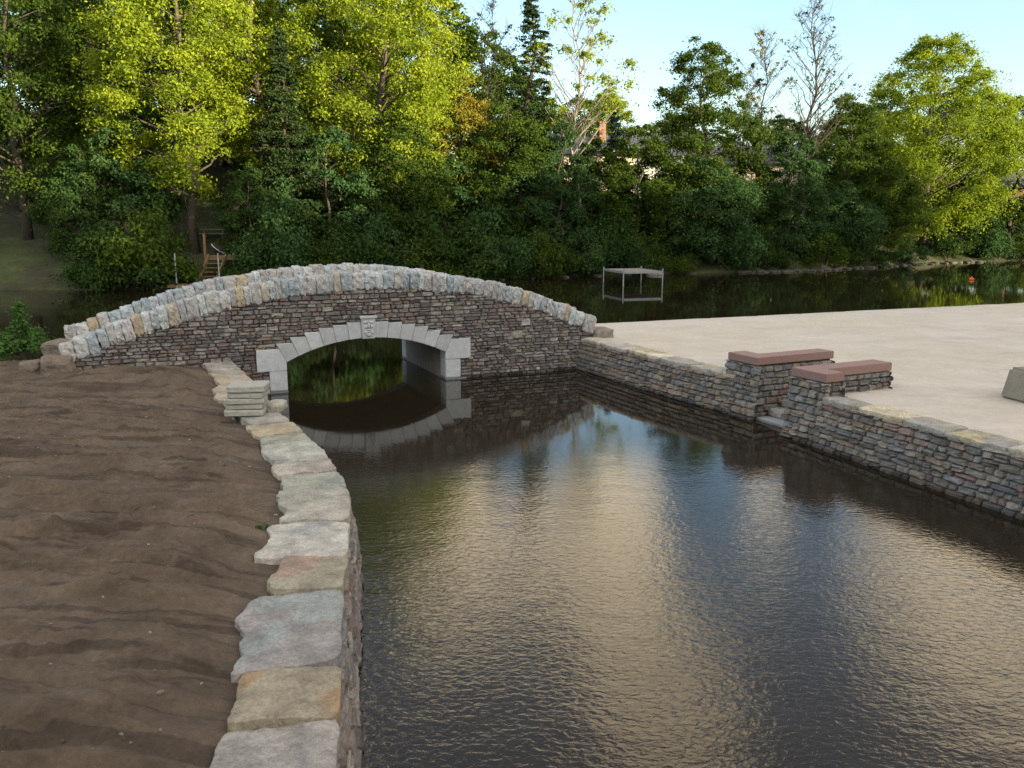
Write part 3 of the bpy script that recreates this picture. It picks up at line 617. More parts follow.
def capslab(name, mapf, s0, s1, wd, z, th, col, parent, seed, m=None, over=0.03, tilt=0.0, wj=0.05, patch=None, skew=0.0):
    n = max(6, int((s1 - s0) / 0.028)); mm_ = max(8, int(wd / 0.03)); a = np.linspace(0, 1, n + 1); b_ = np.linspace(0, 1, mm_ + 1)
    A, B = np.meshgrid(a, b_, indexing='ij')
    q = seed * 7.1
    e0 = 0.035 * fbm(np.stack([B * wd * 2.2, 0 * B + q, 0 * B], -1), seed, 3); e1 = 0.035 * fbm(np.stack([B * wd * 2.2, 0 * B + q + 5, 0 * B], -1), seed, 3)
    S = (s0 + 0.008 + e0 * 0.6) * (1 - A) + (s1 - 0.008 + e1 * 0.6) * A + skew * (B - 0.5)
    wloc = wd * (1 + 0.13 * fbm(np.stack([A * (s1 - s0) * 2.0, 0 * A + q + 9, 0 * A], -1), seed, 2) + 0.06 * fbm(np.stack([A * (s1 - s0) * 9, 0 * A + q + 2, 0 * A], -1), seed, 3))
    D = over + 0.03 * fbm(np.stack([A * (s1 - s0) * 3, 0 * A + q + 13, 0 * A], -1), seed, 2) - B * wloc
    # rounded plan corners
    rc = np.clip((np.abs(A - 0.5) - 0.36) / 0.14, 0, 1) ** 2; D = D - 0.05 * rc * (B < 0.3) + 0.05 * rc * (B > 0.85)
    P = mapf(S, 0 * S, 0 * S)[..., :2]; P1 = mapf(S, 0 * S, 0 * S + 1)[..., :2]; Nn = P1 - P
    bat = mapf(S, 0 * S + z, D)
    X_, Y_ = bat[..., 0], bat[..., 1]
    xyz = np.stack([X_ * 1.0, Y_ * 1.0, 0 * X_ + q], -1)
    bs_ = fbm(xyz * np.array([1.6, 3.4, 1]), seed + 3, 5) * 5; bs_ = np.floor(bs_) + np.clip((bs_ - np.floor(bs_)) * 5, 0, 1)
    rel = 0.016 * fbm(xyz * 1.6, seed, 4) + 0.010 * bs_ * np.clip((1.0 - B) * 3, 0.2, 1) + 0.006 * fbm(xyz * 16, seed + 5, 3)
    Zt = z + rel + tilt * (A - 0.5)
    edge = (A == 0) | (A == 1) | (B == 0) | (B == 1)
    Zt = Zt - np.where(edge, 0.009, 0)
    top = np.stack([X_, Y_, Zt], -1).reshape(-1, 3); nb_ = mm_ + 1
    F = [tuple(f) for f in grid_faces(n + 1, nb_)[:, ::-1]]
    # rim
    ring = [i * nb_ for i in range(n + 1)] + [n * nb_ + j for j in range(1, nb_)] + [i * nb_ + nb_ - 1 for i in range(n - 1, -1, -1)] + [j for j in range(nb_ - 2, 0, -1)]
    V = list(map(tuple, top)); c0 = top.mean(0); base = len(V)
    for L_ in (1, 2):
        for idx in ring:
            p = top[idx]; dir_ = p[:2] - c0[:2]; k = 1 + (0.010 if L_ == 1 else -0.01) + 0.008 * random.uniform(-1, 1)
            V.append((c0[0] + dir_[0] * k, c0[1] + dir_[1] * k, p[2] - th * (0.45 if L_ == 1 else 1.0)))
    nr2 = len(ring)
    for i in range(nr2):
        j = (i + 1) % nr2
        F += [(ring[i], ring[j], base + j, base + i), (base + i, base + j, base + nr2 + j, base + nr2 + i)]
    mb = MB(); mb.add(V, F, col)
    if patch:
        ca = np.array(mb.c[0]); c2 = np.array([*patch, 1.0]); Vn = np.array(V)
        nz = fbm(np.stack([Vn[:, 0] * 1.7, Vn[:, 1] * 1.7, 0 * Vn[:, 0] + q], -1), seed + 8, 3)
        k = np.clip(nz * 9 + 0.3, 0, 1)[:, None]; mb.c[0] = ca * (1 - k) + c2 * k
    o = part(mb, name, m or M['flag'], parent, False)
    md = o.data
    return o

# left wall
LWm, LWlen = path_map(LW, 0.15, -1, 0.9)      # travel towards the camera: water lies to the left of travel
wl = empty('canal_wall', (-3.4, 13.9, 0), label='curving dry stone canal wall at left, topped with big pale flagstones beside the soil', cat='wall')
mb = MB(); courses(mb, LWm, 0, LWlen, -0.3, 0.80, rowh=(0.09, 0.16), wid=(0.18, 0.5), pal=[(0.24, 0.20, 0.18), (0.28, 0.23, 0.20), (0.20, 0.17, 0.16), (0.30, 0.26, 0.22), (0.26, 0.19, 0.16), (0.22, 0.21, 0.21), (0.33, 0.29, 0.25)])
masonry = part(mb, 'masonry', M['stone'], wl)
mb = MB(); V, F = core(LWm, LWlen, -0.5, 0.80, 60, -0.03, -0.5); mb.add(V, F); part(mb, 'core', M['gap'], masonry)
Ls = lambda y: float(np.interp(-y, -LW[:, 1], np.concatenate([[0], np.cumsum(np.hypot(*np.diff(LW, axis=0).T))])))
slabs = [(22.0, 20.2, .75, (.42, .41, .37), (.33, .31, .26)), (20.2, 18.7, .85, (.50, .40, .27), (.42, .38, .30)), (18.7, 17.2, 1.0, (.45, .38, .28), None), (17.2, 15.9, .9, (.40, .38, .33), None),
          (15.9, 14.95, .8, (.38, .38, .36), None), (14.95, 14.2, .95, (.50, .41, .27), (.43, .41, .33)), (14.2, 13.6, .85, (.36, .37, .30), None), (13.6, 12.45, .95, (.47, .49, .44), (.40, .40, .34)),
          (12.45, 11.9, .95, (.50, .47, .40), (.42, .36, .32)), (11.9, 11.15, .95, (.40, .42, .35), (.35, .38, .34)), (11.15, 9.8, .98, (.50, .47, .41), (.42, .40, .33)), (9.8, 8.75, 1.08, (.56, .54, .50), (.44, .44, .42)),
          (8.75, 7.85, .82, (.40, .37, .27), (.45, .30, .21)), (7.85, 6.43, 1.02, (.36, .34, .35), (.37, .40, .385)), (6.43, 5.66, .90, (.42, .36, .25), (.45, .29, .13)), (5.66, 4.35, .95, (.43, .40, .38), (.32, .30, .31)), (4.35, 3.0, .95, (.42, .42, .38), None), (3.0, 1.6, .95, (.40, .38, .35), None), (1.6, -0.3, .95, (.40, .40, .38), None)]
for i, (y0, y1, wd, c, pc) in enumerate(slabs):
    c = tuple((q_ * 0.7 + sum(c) / 3 * 0.3) * 0.92 * t__ for q_, t__ in zip(c, (1.03, 1.0, 0.95))); wd *= 0.88; pc = tuple((q_ * 0.72 + sum(pc) / 3 * 0.28) * 0.90 for q_ in pc) if pc else None
    capslab('flagstone', LWm, Ls(y0), Ls(y1), wd, 0.918 + random.uniform(-0.010, 0.018), 0.15, c, wl, i + 1, over=0.035, tilt=random.uniform(-0.02, 0.02), patch=pc, skew=random.uniform(-0.1, 0.12))

# right wall, far length (bridge to water steps)
def rwall(name, pts, loc, label, ztop, caps, seed, cappal, endface=None, rowh=(0.085, 0.175)):
    mapf, ln = path_map(pts, 0.13, 1, ztop)
    e = empty(name, loc, label=label, cat='wall')
    mb = MB(); courses(mb, mapf, 0, ln, -0.3, ztop - 0.09, rowh=rowh, wid=(0.12, 0.42), pal=WALLG, gap=0.004)
    ms_ = part(mb, 'masonry', M['stone'], e)
    mb = MB(); V, F = core(mapf, ln, -0.5, ztop - 0.10, 30, -0.03, -0.35); mb.add(V, F); part(mb, 'core', M['gap'], ms_)
    s = 0.0; k = 0
    while s < ln - 0.1:
        d = random.uniform(*caps); s1 = min(ln, s + d)
        if ln - s1 < 0.4: s1 = ln
        capslab('cap_stone', mapf, s, s1, random.uniform(0.5, 0.75), ztop - 0.015 + random.uniform(-0.03, 0.012), 0.085, jit(random.choice(cappal)), e, seed + k, over=0.02, patch=random.choice([None, (.45, .39, .26), (.36, .35, .32)]))
        s = s1; k += 1
    return e, mapf, ln
capp = [(.50, .45, .35), (.54, .48, .37), (.42, .39, .34), (.50, .47, .41)]
wA, fA, lA = rwall('canal_wall', [(2.08, 25.62), (3.10, 23.5), (4.2, 21.25), (5.06, 19.80), (5.20, 19.50)], (3.8, 22, 0), 'dry stone canal wall running from the bridge to the water steps', 0.95, (0.8, 1.5), 200, capp)
# wall beyond the steps towards the viewer
wB, fB, lB = rwall('canal_wall', [(6.19, 16.66), (6.30, 16.36), (6.85, 14.98), (7.62, 13.05), (8.0, 12.1), (8.9, 9.6), (10.2, 6.0), (11.4, 0), (11.4, -8)], (7, 15, 0), 'dry stone canal wall with yellowish cap stones running out of the right edge', 1.02, (0.7, 1.25), 300, [(.55, .47, .29), (.47, .42, .31), (.42, .39, .33), (.54, .46, .32)])

# flanking piers of the water steps: L-shaped stone blocks under pink granite
wd_ = np.array([0.435, -0.90]); rd_ = np.array([0.90, 0.435])
def pier(name, P0, Llen, Rlen, leg, z_cap, label, loc, outer_return, foot):
    """P0: rear outer corner of the cap on the canal face; the canal leg runs along wd_, the other along rd_"""
    e = empty(name, loc, label=label, cat='wall')
    P0 = np.array(P0)
    if outer_return == 'near':   # long leg leaves from the near end of the canal leg
        C0 = P0; C1 = P0 + wd_ * Llen; C2 = C1 + rd_ * Rlen; C3 = C2 - wd_ * leg; C4 = C1 - wd_ * leg + rd_ * leg; C5 = C0 + rd_ * leg
        poly = [C0, C1, C2, C3, C4, C5]
    else:
        C0 = P0; C1 = P0 + wd_ * Llen; C2 = C1 + rd_ * leg; C3 = C0 + rd_ * leg + wd_ * leg; C4 = C0 + wd_ * leg + rd_ * Rlen; C5 = C0 + rd_ * Rlen
        poly = [C0, C1, C2, C3, C4, C5]
    bm = bmesh.new()
    fr = [bm.verts.new((*p, z_cap)) for p in poly]; bk = [bm.verts.new((*p, z_cap - 0.175)) for p in poly]
    bm.faces.new(fr); bm.faces.new(bk[::-1]); n_ = len(poly)
    for i in range(n_): bm.faces.new((fr[i], bk[i], bk[(i + 1) % n_], fr[(i + 1) % n_]))
    bmesh.ops.recalc_face_normals(bm, faces=bm.faces); bmesh.ops.bevel(bm, geom=bm.edges[:], offset=0.012, segments=2, affect='EDGES'); bm.verts.index_update()
    mb = MB(); mb.add([v.co[:] for v in bm.verts], [[v.index for v in f.verts] for f in bm.faces]); bm.free()
    part(mb, 'granite_cap', M['granite'], e)
    # masonry on every side, inset a little
    mb = MB(); mc = MB(); cen = sum(poly) / n_
    zt = z_cap - 0.18
    for i in range(n_):
        a_, b_ = np.array(poly[i]), np.array(poly[(i + 1) % n_]); t_ = (b_ - a_); ln = np.hypot(*t_); t_ = t_ / ln; nn = np.array([t_[1], -t_[0]])
        if np.dot(nn, (a_ + b_) / 2 + nn * 0.05 - cen) < 0 and n_ == 4: nn = -nn
        # polygon is listed clockwise or counter-clockwise: test by area
        bt = 0.13 if foot[i] in (-0.35,) else 0.0
        def mf(u, v, d, a_=a_, t_=t_, nn=OUT * nn, bt=bt):
            e_ = d - 0.03 + bt * (zt - v); return np.stack([a_[0] + t_[0] * u + nn[0] * e_, a_[1] + t_[1] * u + nn[1] * e_, v + 0 * u], -1)
        x0, x1 = (-0.02 if bt == 0 else -0.03), ln + (0.02 if bt == 0 else 0.1)
        courses(mb, mf, x0, x1, foot[i], zt - 0.005, rowh=(0.10, 0.18), wid=(0.14, 0.36), pal=WALLG, gap=0.005)
        if bt:
            V, F = core(mf, ln, foot[i], zt - 0.005, 4, -0.035, -0.2); mc.add(V, F)
    V = [(*(cen + (p - cen) * 0.985 if False else p), z) for z in (0.0, zt - 0.004) for p in poly]
    # plain core
    inset = []
    for i in range(n_):
        p_, a_, b_ = np.array(poly[i]), np.array(poly[i - 1]), np.array(poly[(i + 1) % n_])
        t1 = (p_ - a_) / np.hypot(*(p_ - a_)); t2 = (b_ - p_) / np.hypot(*(b_ - p_)); n1 = OUT * np.array([t1[1], -t1[0]]); n2 = OUT * np.array([t2[1], -t2[0]])
        inset.append(p_ - (n1 + n2) * 0.06)
    V = [(*p, z) for z in (-0.4, zt - 0.004) for p in inset]
    F = [tuple(range(n_, 2 * n_))] + [(i, (i + 1) % n_, n_ + (i + 1) % n_, n_ + i) for i in range(n_)]
    mc.add(V, F)
    ms_ = part(mb, 'masonry', M['stone'], e); part(mc, 'core', M['gap'], ms_)
    return e
def area(p): return sum(p[i][0] * p[(i + 1) % len(p)][1] - p[(i + 1) % len(p)][0] * p[i][1] for i in range(len(p)))
OUT = 1.0    # C0->C1 runs toward the viewer with the canal on its right (-x side)
OUT = 1.0 if np.dot(np.array([wd_[1], -wd_[0]]), -rd_) > 0 else -1.0
pier('step_pier', (5.09, 19.80), 0.99, 2.36, 0.50, 1.42, 'stone block capped in L-shaped pink granite on the bridge side of the water steps', (5.8, 19.4, 0), 'near', [-0.35, -0.351, 0.5, 0.5, 0.5, -0.352])
pier('step_pier', (5.83, 17.48), 0.95, 2.38, 0.51, 1.46, 'lower looking stone block with pink granite cap nearest the viewer', (6.6, 17.4, 0), 'far', [-0.35, 0.6, 0.6, 0.6, 0.5, -0.351])
# steps between the piers
e = empty('water_steps', (6.4, 18.5, 0), label='narrow stone steps going down to the water between the two granite capped blocks', cat='steps')
sc_ = np.array([5.52, 18.91]) + wd_ * 0.60
for k in range(6):
    c = sc_ + rd_ * (0.22 + 0.36 * k); mb = MB(); V, F = rock((0.42, 1.16, 0.20), 500 + k, 12, 0.012, 4)
    mb.add(xf(V, math.atan2(rd_[1], rd_[0])) + np.array([c[0], c[1], -0.03 + 0.172 * k]), F, (0.5, 0.53, 0.54) if k == 0 else (0.36, 0.35, 0.33))
    part(mb, 'step', M['coping'], e, True)

# stack of sawn slabs on the left wall
zs = 0.93; sp0 = np.array([-4.95, 15.55])
names = ['lowest pale slab of the stack standing on the left canal wall', 'second lowest grey slab in the stack on the left wall', 'middle slab of the five stacked on the left wall', 'slab just under the top one of the stack on the left wall', 'topmost pale slab of the stack beside the bridge arch']
for k, (dx, dy, rz, sx, th) in enumerate([(-0.03, -0.02, 0.10, 0.72, .115), (-0.02, 0.03, 0.05, 0.69, .10), (0.0, 0.0, 0.12, 0.70, .10), (0.03, 0.02, -0.02, 0.66, .105), (0.04, 0.0, 0.02, 0.70, .13)]):
    mb = MB(); V, F = rock((sx, 0.62, th), 600 + k, 14, 0.018, 6, 2.0); mb.add(V, F)
    o = mb.build('stone_slab', M['slab'], None, False); o.location = (sp0[0] + dx, sp0[1] + dy, zs + th / 2); o.rotation_euler = (random.uniform(-.01, .01), random.uniform(-.01, .01), rz + 0.05); zs += th + 0.003
    tag(o, names[k], 'slab', 'stacked stone slabs')
mb = MB(); V, F = rock((0.34, 0.55, 0.2), 640, 4, 0.12, 6); mb.add(V, F, (.44, .42, .36)); o = mb.build('rough_stone', M['coping'], None, True); o.location = (-4.52, 15.95, 0.97); tag(o, 'rough pale stone wedged on the water side of the slab stack', 'stone')

# boulders by the bridge's left end
for (loc, sz, sd_, lab) in (((-11.15, 20.9, 1.30), (0.80, 0.7, 0.50), 701, 'flat topped brown boulder at the left end of the bridge, the upper one'), ((-10.78, 19.95, 0.98), (0.72, 0.6, 0.66), 706, 'brown boulder half in the soil below the flat topped one'), ((-11.75, 20.5, 0.95), (0.45, 0.5, 0.3), 709, 'small grey stone between the bush and the brown boulders')):
    mb = MB(); V, F = rock(sz, sd_, 6, 0.14, 7); mb.add(V, F); o = mb.build('boulder', M['brownrock'], None, False); o.location = loc; o.rotation_euler = (0, 0, random.uniform(-.2, .3)); tag(o, lab, 'boulder')
# low heap of stones where the bridge parapet meets the plaza
mb = MB(); V, F = rock((0.75, 0.6, 0.42), 720, 4, 0.15, 7); mb.add(V, F, (.25, .22, .19)); o = mb.build('rubble_stone', M['coping'], None, True); o.location = (2.75, 26.2, 0.98); o.rotation_euler = (0, 0, .4); tag(o, 'rounded grey stone at the plaza end of the bridge parapet', 'stone')

# concrete block at the right edge
bm = bmesh.new(); hb = [(-0.75, -0.55), (0.75, -0.55), (0.75, 0.55), (-0.75, 0.55)]
bo = [bm.verts.new((x, y, 0)) for x, y in hb]; to = [bm.verts.new((x * 0.9, y * 0.82, 0.66)) for x, y in hb]
bm.faces.new(bo[::-1]); bm.faces.new(to)
for i in range(4): bm.faces.new((bo[i], bo[(i + 1) % 4], to[(i + 1) % 4], to[i]))
bmesh.ops.bevel(bm, geom=bm.edges[:], offset=0.06, segments=3, affect='EDGES'); me = bpy.data.meshes.new('concrete_block'); bm.to_mesh(me); bm.free()
o = obj_mesh('concrete_block', me, M['concrete'], loc=(10.85, 16.75, PZ - 0.01)); o.rotation_euler = (0, 0, 0.25); tag(o, 'weathered grey concrete block with sloping sides at the plaza right edge', 'block')

# ============================================================ VEGETATION
def leaves(C, Rr, count, size, seed, flat=0.75, droop=0.0, elong=1.0):
    """leaf quads scattered in ellipsoidal clumps C (n,3), radius Rr (n,)"""
    r = np.random.default_rng(seed); C = np.asarray(C); Rr = np.asarray(Rr, float)
    w_ = Rr ** 2; w_ /= w_.sum(); idx = r.choice(len(C), count, p=w_)
    d = r.normal(size=(count, 3)); d /= np.linalg.norm(d, axis=1)[:, None]
    rad = np.minimum(np.abs(r.normal(size=count)) * 0.62 + 0.08, 1.9)
    P = C[idx] + d * (Rr[idx] * rad)[:, None] * np.array([1, 1, flat]); P[:, 2] -= droop * rad * rad * Rr[idx]
    nrm = d * 0.55 + r.normal(size=(count, 3)) * 0.55 + np.array([0, 0, 0.45]); nrm /= np.linalg.norm(nrm, axis=1)[:, None]
    a = np.cross(nrm, r.normal(size=(count, 3))); a /= np.linalg.norm(a, axis=1)[:, None] + 1e-9; b_ = np.cross(nrm, a)
    s = size * r.uniform(0.6, 1.35, count)[:, None] * 0.5
    V = np.stack([P - a * s * elong * 1.15, P - b_ * s * 0.62 + nrm * s * 0.15, P + a * s * elong * 1.15, P + b_ * s * 0.62 + nrm * s * 0.15], 1).reshape(-1, 3)
    return V, np.arange(count * 4).reshape(-1, 4)
def limb(mb, p0, p1, r0, r1, sag=0.0, n=5, wob=0.15, seed=0):
    r = random.Random(seed); p0 = Vector(p0); p1 = Vector(p1); L_ = (p1 - p0).length; pts = []
    for i in range(n + 1):
        t_ = i / n; p = p0.lerp(p1, t_); p.z += sag * L_ * math.sin(math.pi * t_)
        if 0 < i < n: p += Vector((r.uniform(-1, 1), r.uniform(-1, 1), r.uniform(-.5, .5))) * wob * L_ / n
        pts.append(p)
    mb.tube(pts, [r0 + (r1 - r0) * i / n for i in range(n + 1)], 6)
    return pts
def tree(name, x, y, h, cw, cb, kind, label, group=None, n_leaf=11000, leaf=0.25, clumps=46, clr=1.0, seed=1, z=None, shape=0.5, trunk_r=None, lean=(0, 0), asym=(0, 0), barkm='bark', dense=True, cat='tree'):
    """h total height, cw crown width, cb height where the crown begins"""
    if dense: clumps = int(clumps * 2.8); clr *= 0.95; n_leaf = int(n_leaf * 3.7); leaf *= 0.78; shape = 0.85 if kind == 'round' else shape; cb *= 0.75
    r = random.Random(seed); z0 = float(hgt(np.array(float(x)), np.array(float(y)))) - 0.15 if z is None else z
    e = empty(name, (x, y, z0), label=label, cat=cat, group=group)
    tr = trunk_r or h * 0.016; mb = MB(); top = Vector((lean[0], lean[1], h * 0.94))
    tp = limb(mb, (0, 0, 0), top, tr, tr * 0.12, 0, 9, 0.22, seed)
    C = []; Rr = []; H = h - cb
    def trunk_at(zq):
        for a_, b_ in zip(tp[:-1], tp[1:]):
            if a_.z <= zq <= b_.z: return a_.lerp(b_, (zq - a_.z) / max(b_.z - a_.z, 1e-6))
        return tp[-1].copy()
    for k in range(clumps):
        t_ = (k + r.random()) / clumps        # 0 bottom .. 1 top
        if kind in ('cone',):
            prof = (1 - t_) ** 0.9 + 0.04
        elif kind == 'column': prof = 0.9 * math.sin(math.pi * min(1, t_ * 0.8 + 0.18)) ** 0.5
        else:
            prof = max(0.12, math.sin(math.pi * (t_ ** shape * 0.9 + 0.08)) ** 0.7)
        ang_ = r.uniform(0, 2 * math.pi) if kind != 'cone' else k * 2.4
        rr = prof * cw / 2 * (r.uniform(0.25, 1) ** 0.5)
        zc = cb + t_ * H * 0.95
        c = trunk_at(zc); px_ = c.x + rr * math.cos(ang_) + asym[0] * (1 - t_); py_ = c.y + rr * math.sin(ang_) + asym[1] * (1 - t_)
        zc += r.uniform(-0.5, 0.5) - (0.22 * rr if kind == 'cone' else 0)
        s_ = clr * (0.55 + 0.75 * r.random()) * (0.5 + 0.5 * prof) * cw / 8.0
        C.append((px_, py_, zc)); Rr.append(max(0.3, s_))
        if rr > 0.5 and (k % 3 == 0 or not dense):
            base = trunk_at(max(cb * 0.6, zc - rr * ((0.55 if dense else 1.25) if kind != 'cone' else -0.15)))
            limb(mb, base, (px_, py_, zc - 0.1), tr * 0.30 * (1 - 0.6 * t_), 0.015, 0.04, 4, 0.25, seed * 100 + k)
            if not dense:
                for q_ in range(6):
                    f_ = r.uniform(0.35, 1.0); b0 = base.lerp(Vector((px_, py_, zc - 0.1)), f_)
                    limb(mb, b0, b0 + Vector((r.uniform(-1, 1), r.uniform(-1, 1), r.uniform(0.2, 1.3))) * r.uniform(0.5, 1.2), 0.022, 0.006, 0.0, 3, 0.3, seed * 1000 + k * 7 + q_)
    mb.build('trunk', M[barkm], e, True)
    V, F = leaves(C, Rr, n_leaf, leaf, seed, 0.6 if kind != 'cone' else 0.35, 0.15)
    return e, V, F
def crown(e, V, F, lm, name='crown'):
    me = fast_mesh(name, V, F); return obj_mesh(name, me, L[lm], e)
def T(name, x, y, h, cw, cb, kind, lm, label, **k):
    e, V, F = tree(name, x, y, h, cw, cb, kind, label, **k); crown(e, V, F, lm); return e
def wx(px, Y): return (px - 512) / 850 * (Y * 0.982 + 0.2)      # where a column of the photograph stands at a distance

G = 'trees along the far bank'
# left group
T('maple_tree', wx(28, 66), 66, 24, 13, 3.5, 'round', 'mid', 'tall dark leafy tree at the far left of the opposite bank', group=G, seed=11, n_leaf=17000, clumps=60, leaf=0.26)
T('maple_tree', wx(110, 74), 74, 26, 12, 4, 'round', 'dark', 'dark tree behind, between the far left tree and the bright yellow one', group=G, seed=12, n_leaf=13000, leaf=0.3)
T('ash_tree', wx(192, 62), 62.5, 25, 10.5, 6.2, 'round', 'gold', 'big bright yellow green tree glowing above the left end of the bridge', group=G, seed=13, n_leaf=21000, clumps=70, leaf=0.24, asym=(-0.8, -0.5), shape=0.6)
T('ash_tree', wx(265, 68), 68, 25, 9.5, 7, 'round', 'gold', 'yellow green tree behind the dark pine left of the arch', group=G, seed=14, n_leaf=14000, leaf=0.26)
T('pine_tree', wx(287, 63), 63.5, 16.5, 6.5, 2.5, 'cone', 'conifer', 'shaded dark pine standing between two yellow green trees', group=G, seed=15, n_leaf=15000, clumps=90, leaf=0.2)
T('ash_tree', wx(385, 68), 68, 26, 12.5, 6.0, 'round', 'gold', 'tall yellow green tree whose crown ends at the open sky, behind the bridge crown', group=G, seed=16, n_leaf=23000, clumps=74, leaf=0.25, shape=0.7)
T('maple_tree', wx(345, 76), 76, 27, 11, 8, 'round', 'mid', 'green tree filling behind the tall yellow green one', group=G, seed=17, n_leaf=12000, leaf=0.3)
T('maple_tree', wx(395, 65), 66.0, 11.5, 8, 1.5, 'round', 'mid', 'medium green tree low in front of the tall yellow green one', group=G, seed=18, n_leaf=12000, leaf=0.24)
# middle group
T('maple_tree', wx(462, 73), 73, 14.0, 6.5, 4, 'round', 'amber', 'small tree turning amber left of the tall spruce', group=G, seed=19, n_leaf=9000, leaf=0.24)
T('spruce_tree', wx(530, 74), 74, 22.2, 7.0, 3, 'cone', 'conifer', 'tall pointed spruce reaching into the sky right of the bridge crown', group=G, seed=20, n_leaf=15000, clumps=110, leaf=0.2, clr=0.75)
T('sparse_tree', wx(492, 76), 76, 21.5, 5.5, 10, 'round', 'mid', 'thin nearly leafless tree just left of the tall spruce', group=G, seed=21, dense=False, n_leaf=700, clumps=40, leaf=0.2, clr=0.8, barkm='bark', trunk_r=0.12)
T('birch_tree', wx(573, 73), 73, 22.5, 9.5, 11.0, 'round', 'gold', 'tall slender tree with open yellow leaves beside the spruce', group=G, seed=22, dense=False, n_leaf=3600, clumps=50, leaf=0.24, clr=0.75, barkm='palebark', trunk_r=0.2, shape=0.8)
T('maple_tree', wx(508, 71), 71.5, 12.5, 8.5, 1.5, 'round', 'mid', 'green leafy tree in front of the spruce foot', group=G, seed=23, n_leaf=13000, leaf=0.24)
T('vine_tree', wx(560, 70.5), 71, 11.5, 6.5, 1.0, 'column', 'vine', 'tree trunk wrapped in hanging vines right of the spruce', group=G, seed=24, n_leaf=11000, leaf=0.2)
T('vine_tree', wx(520, 69), 70.2, 7.8, 6.5, 0.3, 'column', 'vine', 'low mound of vines at the waterline right of the bridge crown', group=G, seed=25, n_leaf=9000, leaf=0.2)
T('blue_spruce', wx(612, 82), 82, 11.5, 5.0, 1.0, 'cone', 'blue', 'small dark blue spruce in front of the house with the chimney', group=G, seed=26, n_leaf=9000, clumps=70, leaf=0.2, clr=0.8)
T('birch_tree', wx(607, 112), 112, 14.5, 8, 5, 'round', 'gold', 'far yellow tree showing over the house with the chimney', group=G, seed=27, n_leaf=6000, leaf=0.32)
T('maple_tree', wx(594, 77), 77.5, 9.8, 6.5, 1.0, 'round', 'mid', 'round green tree under the slender yellow leaved one, before the chimney house', group=G, seed=42, n_leaf=8000, leaf=0.24)
T('maple_tree', wx(640, 74), 75, 11.5, 7.5, 1.2, 'round', 'mid', 'bushy green tree between the vines and the tall round topped tree', group=G, seed=28, n_leaf=12000, leaf=0.24)
T('maple_tree', wx(700, 77), 78, 19.2, 10.5, 3, 'round', 'mid', 'tall round topped green tree right of the boat platform', group=G, seed=29, n_leaf=17000, clumps=60, leaf=0.25, shape=0.45)
T('maple_tree', wx(705, 75), 75.5, 9.0, 9.5, 0.8, 'round', 'vine', 'wide low green tree spreading over the water behind the platform', group=G, seed=30, n_leaf=14000, leaf=0.22)
T('dead_tree', wx(798, 80), 79.5, 23.3, 7.5, 11, 'round', 'dark', 'tall bare limbed tree against the sky, tallest on the right', group=G, seed=31, dense=False, n_leaf=900, clumps=70, leaf=0.2, clr=0.7, barkm='bark', trunk_r=0.22)
T('dead_tree', wx(757, 81), 81, 20.5, 5.5, 8, 'column', 'amber', 'thin bare tree with few brown leaves left of the tallest bare one', group=G, seed=32, dense=False, n_leaf=1100, clumps=60, leaf=0.2, clr=0.7, barkm='bark', trunk_r=0.14)
T('dead_tree', wx(738, 82), 82, 17.0, 4.5, 8, 'column', 'mid', 'slim half leafless tree next to the round topped one', group=G, seed=33, dense=False, n_leaf=1500, clumps=40, leaf=0.2, clr=0.6, barkm='bark', trunk_r=0.12)
T('vine_tree', wx(790, 78), 79.0, 11.5, 7.0, 0.8, 'column', 'vine', 'vine covered lower trunk of trees below the tall bare limbs', group=G, seed=34, n_leaf=12000, leaf=0.22)
T('maple_tree', wx(752, 78), 79.5, 8.5, 6.5, 0.8, 'round', 'mid', 'short green tree at the water left of the vine covered trunk', group=G, seed=35, n_leaf=9000, leaf=0.23)
T('maple_tree', wx(850, 84), 86, 15.5, 8.5, 2, 'round', 'mid', 'green tree filling the gap left of the big round sunlit one', group=G, seed=36, n_leaf=13000, leaf=0.27)
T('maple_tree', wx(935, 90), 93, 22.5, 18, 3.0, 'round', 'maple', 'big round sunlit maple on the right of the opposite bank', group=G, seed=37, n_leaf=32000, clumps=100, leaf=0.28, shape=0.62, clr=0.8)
T('maple_tree', wx(880, 84), 85.5, 10, 9, 1.5, 'round', 'mid', 'shaded green tree below and left of the big sunlit maple', group=G, seed=38, n_leaf=12000, leaf=0.25)
T('maple_tree', wx(1020, 98), 100, 17.5, 8, 3, 'round', 'mid', 'green tree cut by the right edge beyond the big maple', group=G, seed=39, n_leaf=12000, leaf=0.28)
T('maple_tree', wx(985, 90), 94, 7.0, 7.5, 0.6, 'round', 'dark', 'dark shaded low tree under the right side of the big maple', group=G, seed=40, n_leaf=9000, leaf=0.25)
T('maple_tree', wx(845, 80), 82.5, 7.0, 8, 0.5, 'round', 'vine', 'broad grey green shrubby tree right of the tall bare tree', group=G, seed=41, n_leaf=11000, leaf=0.23)
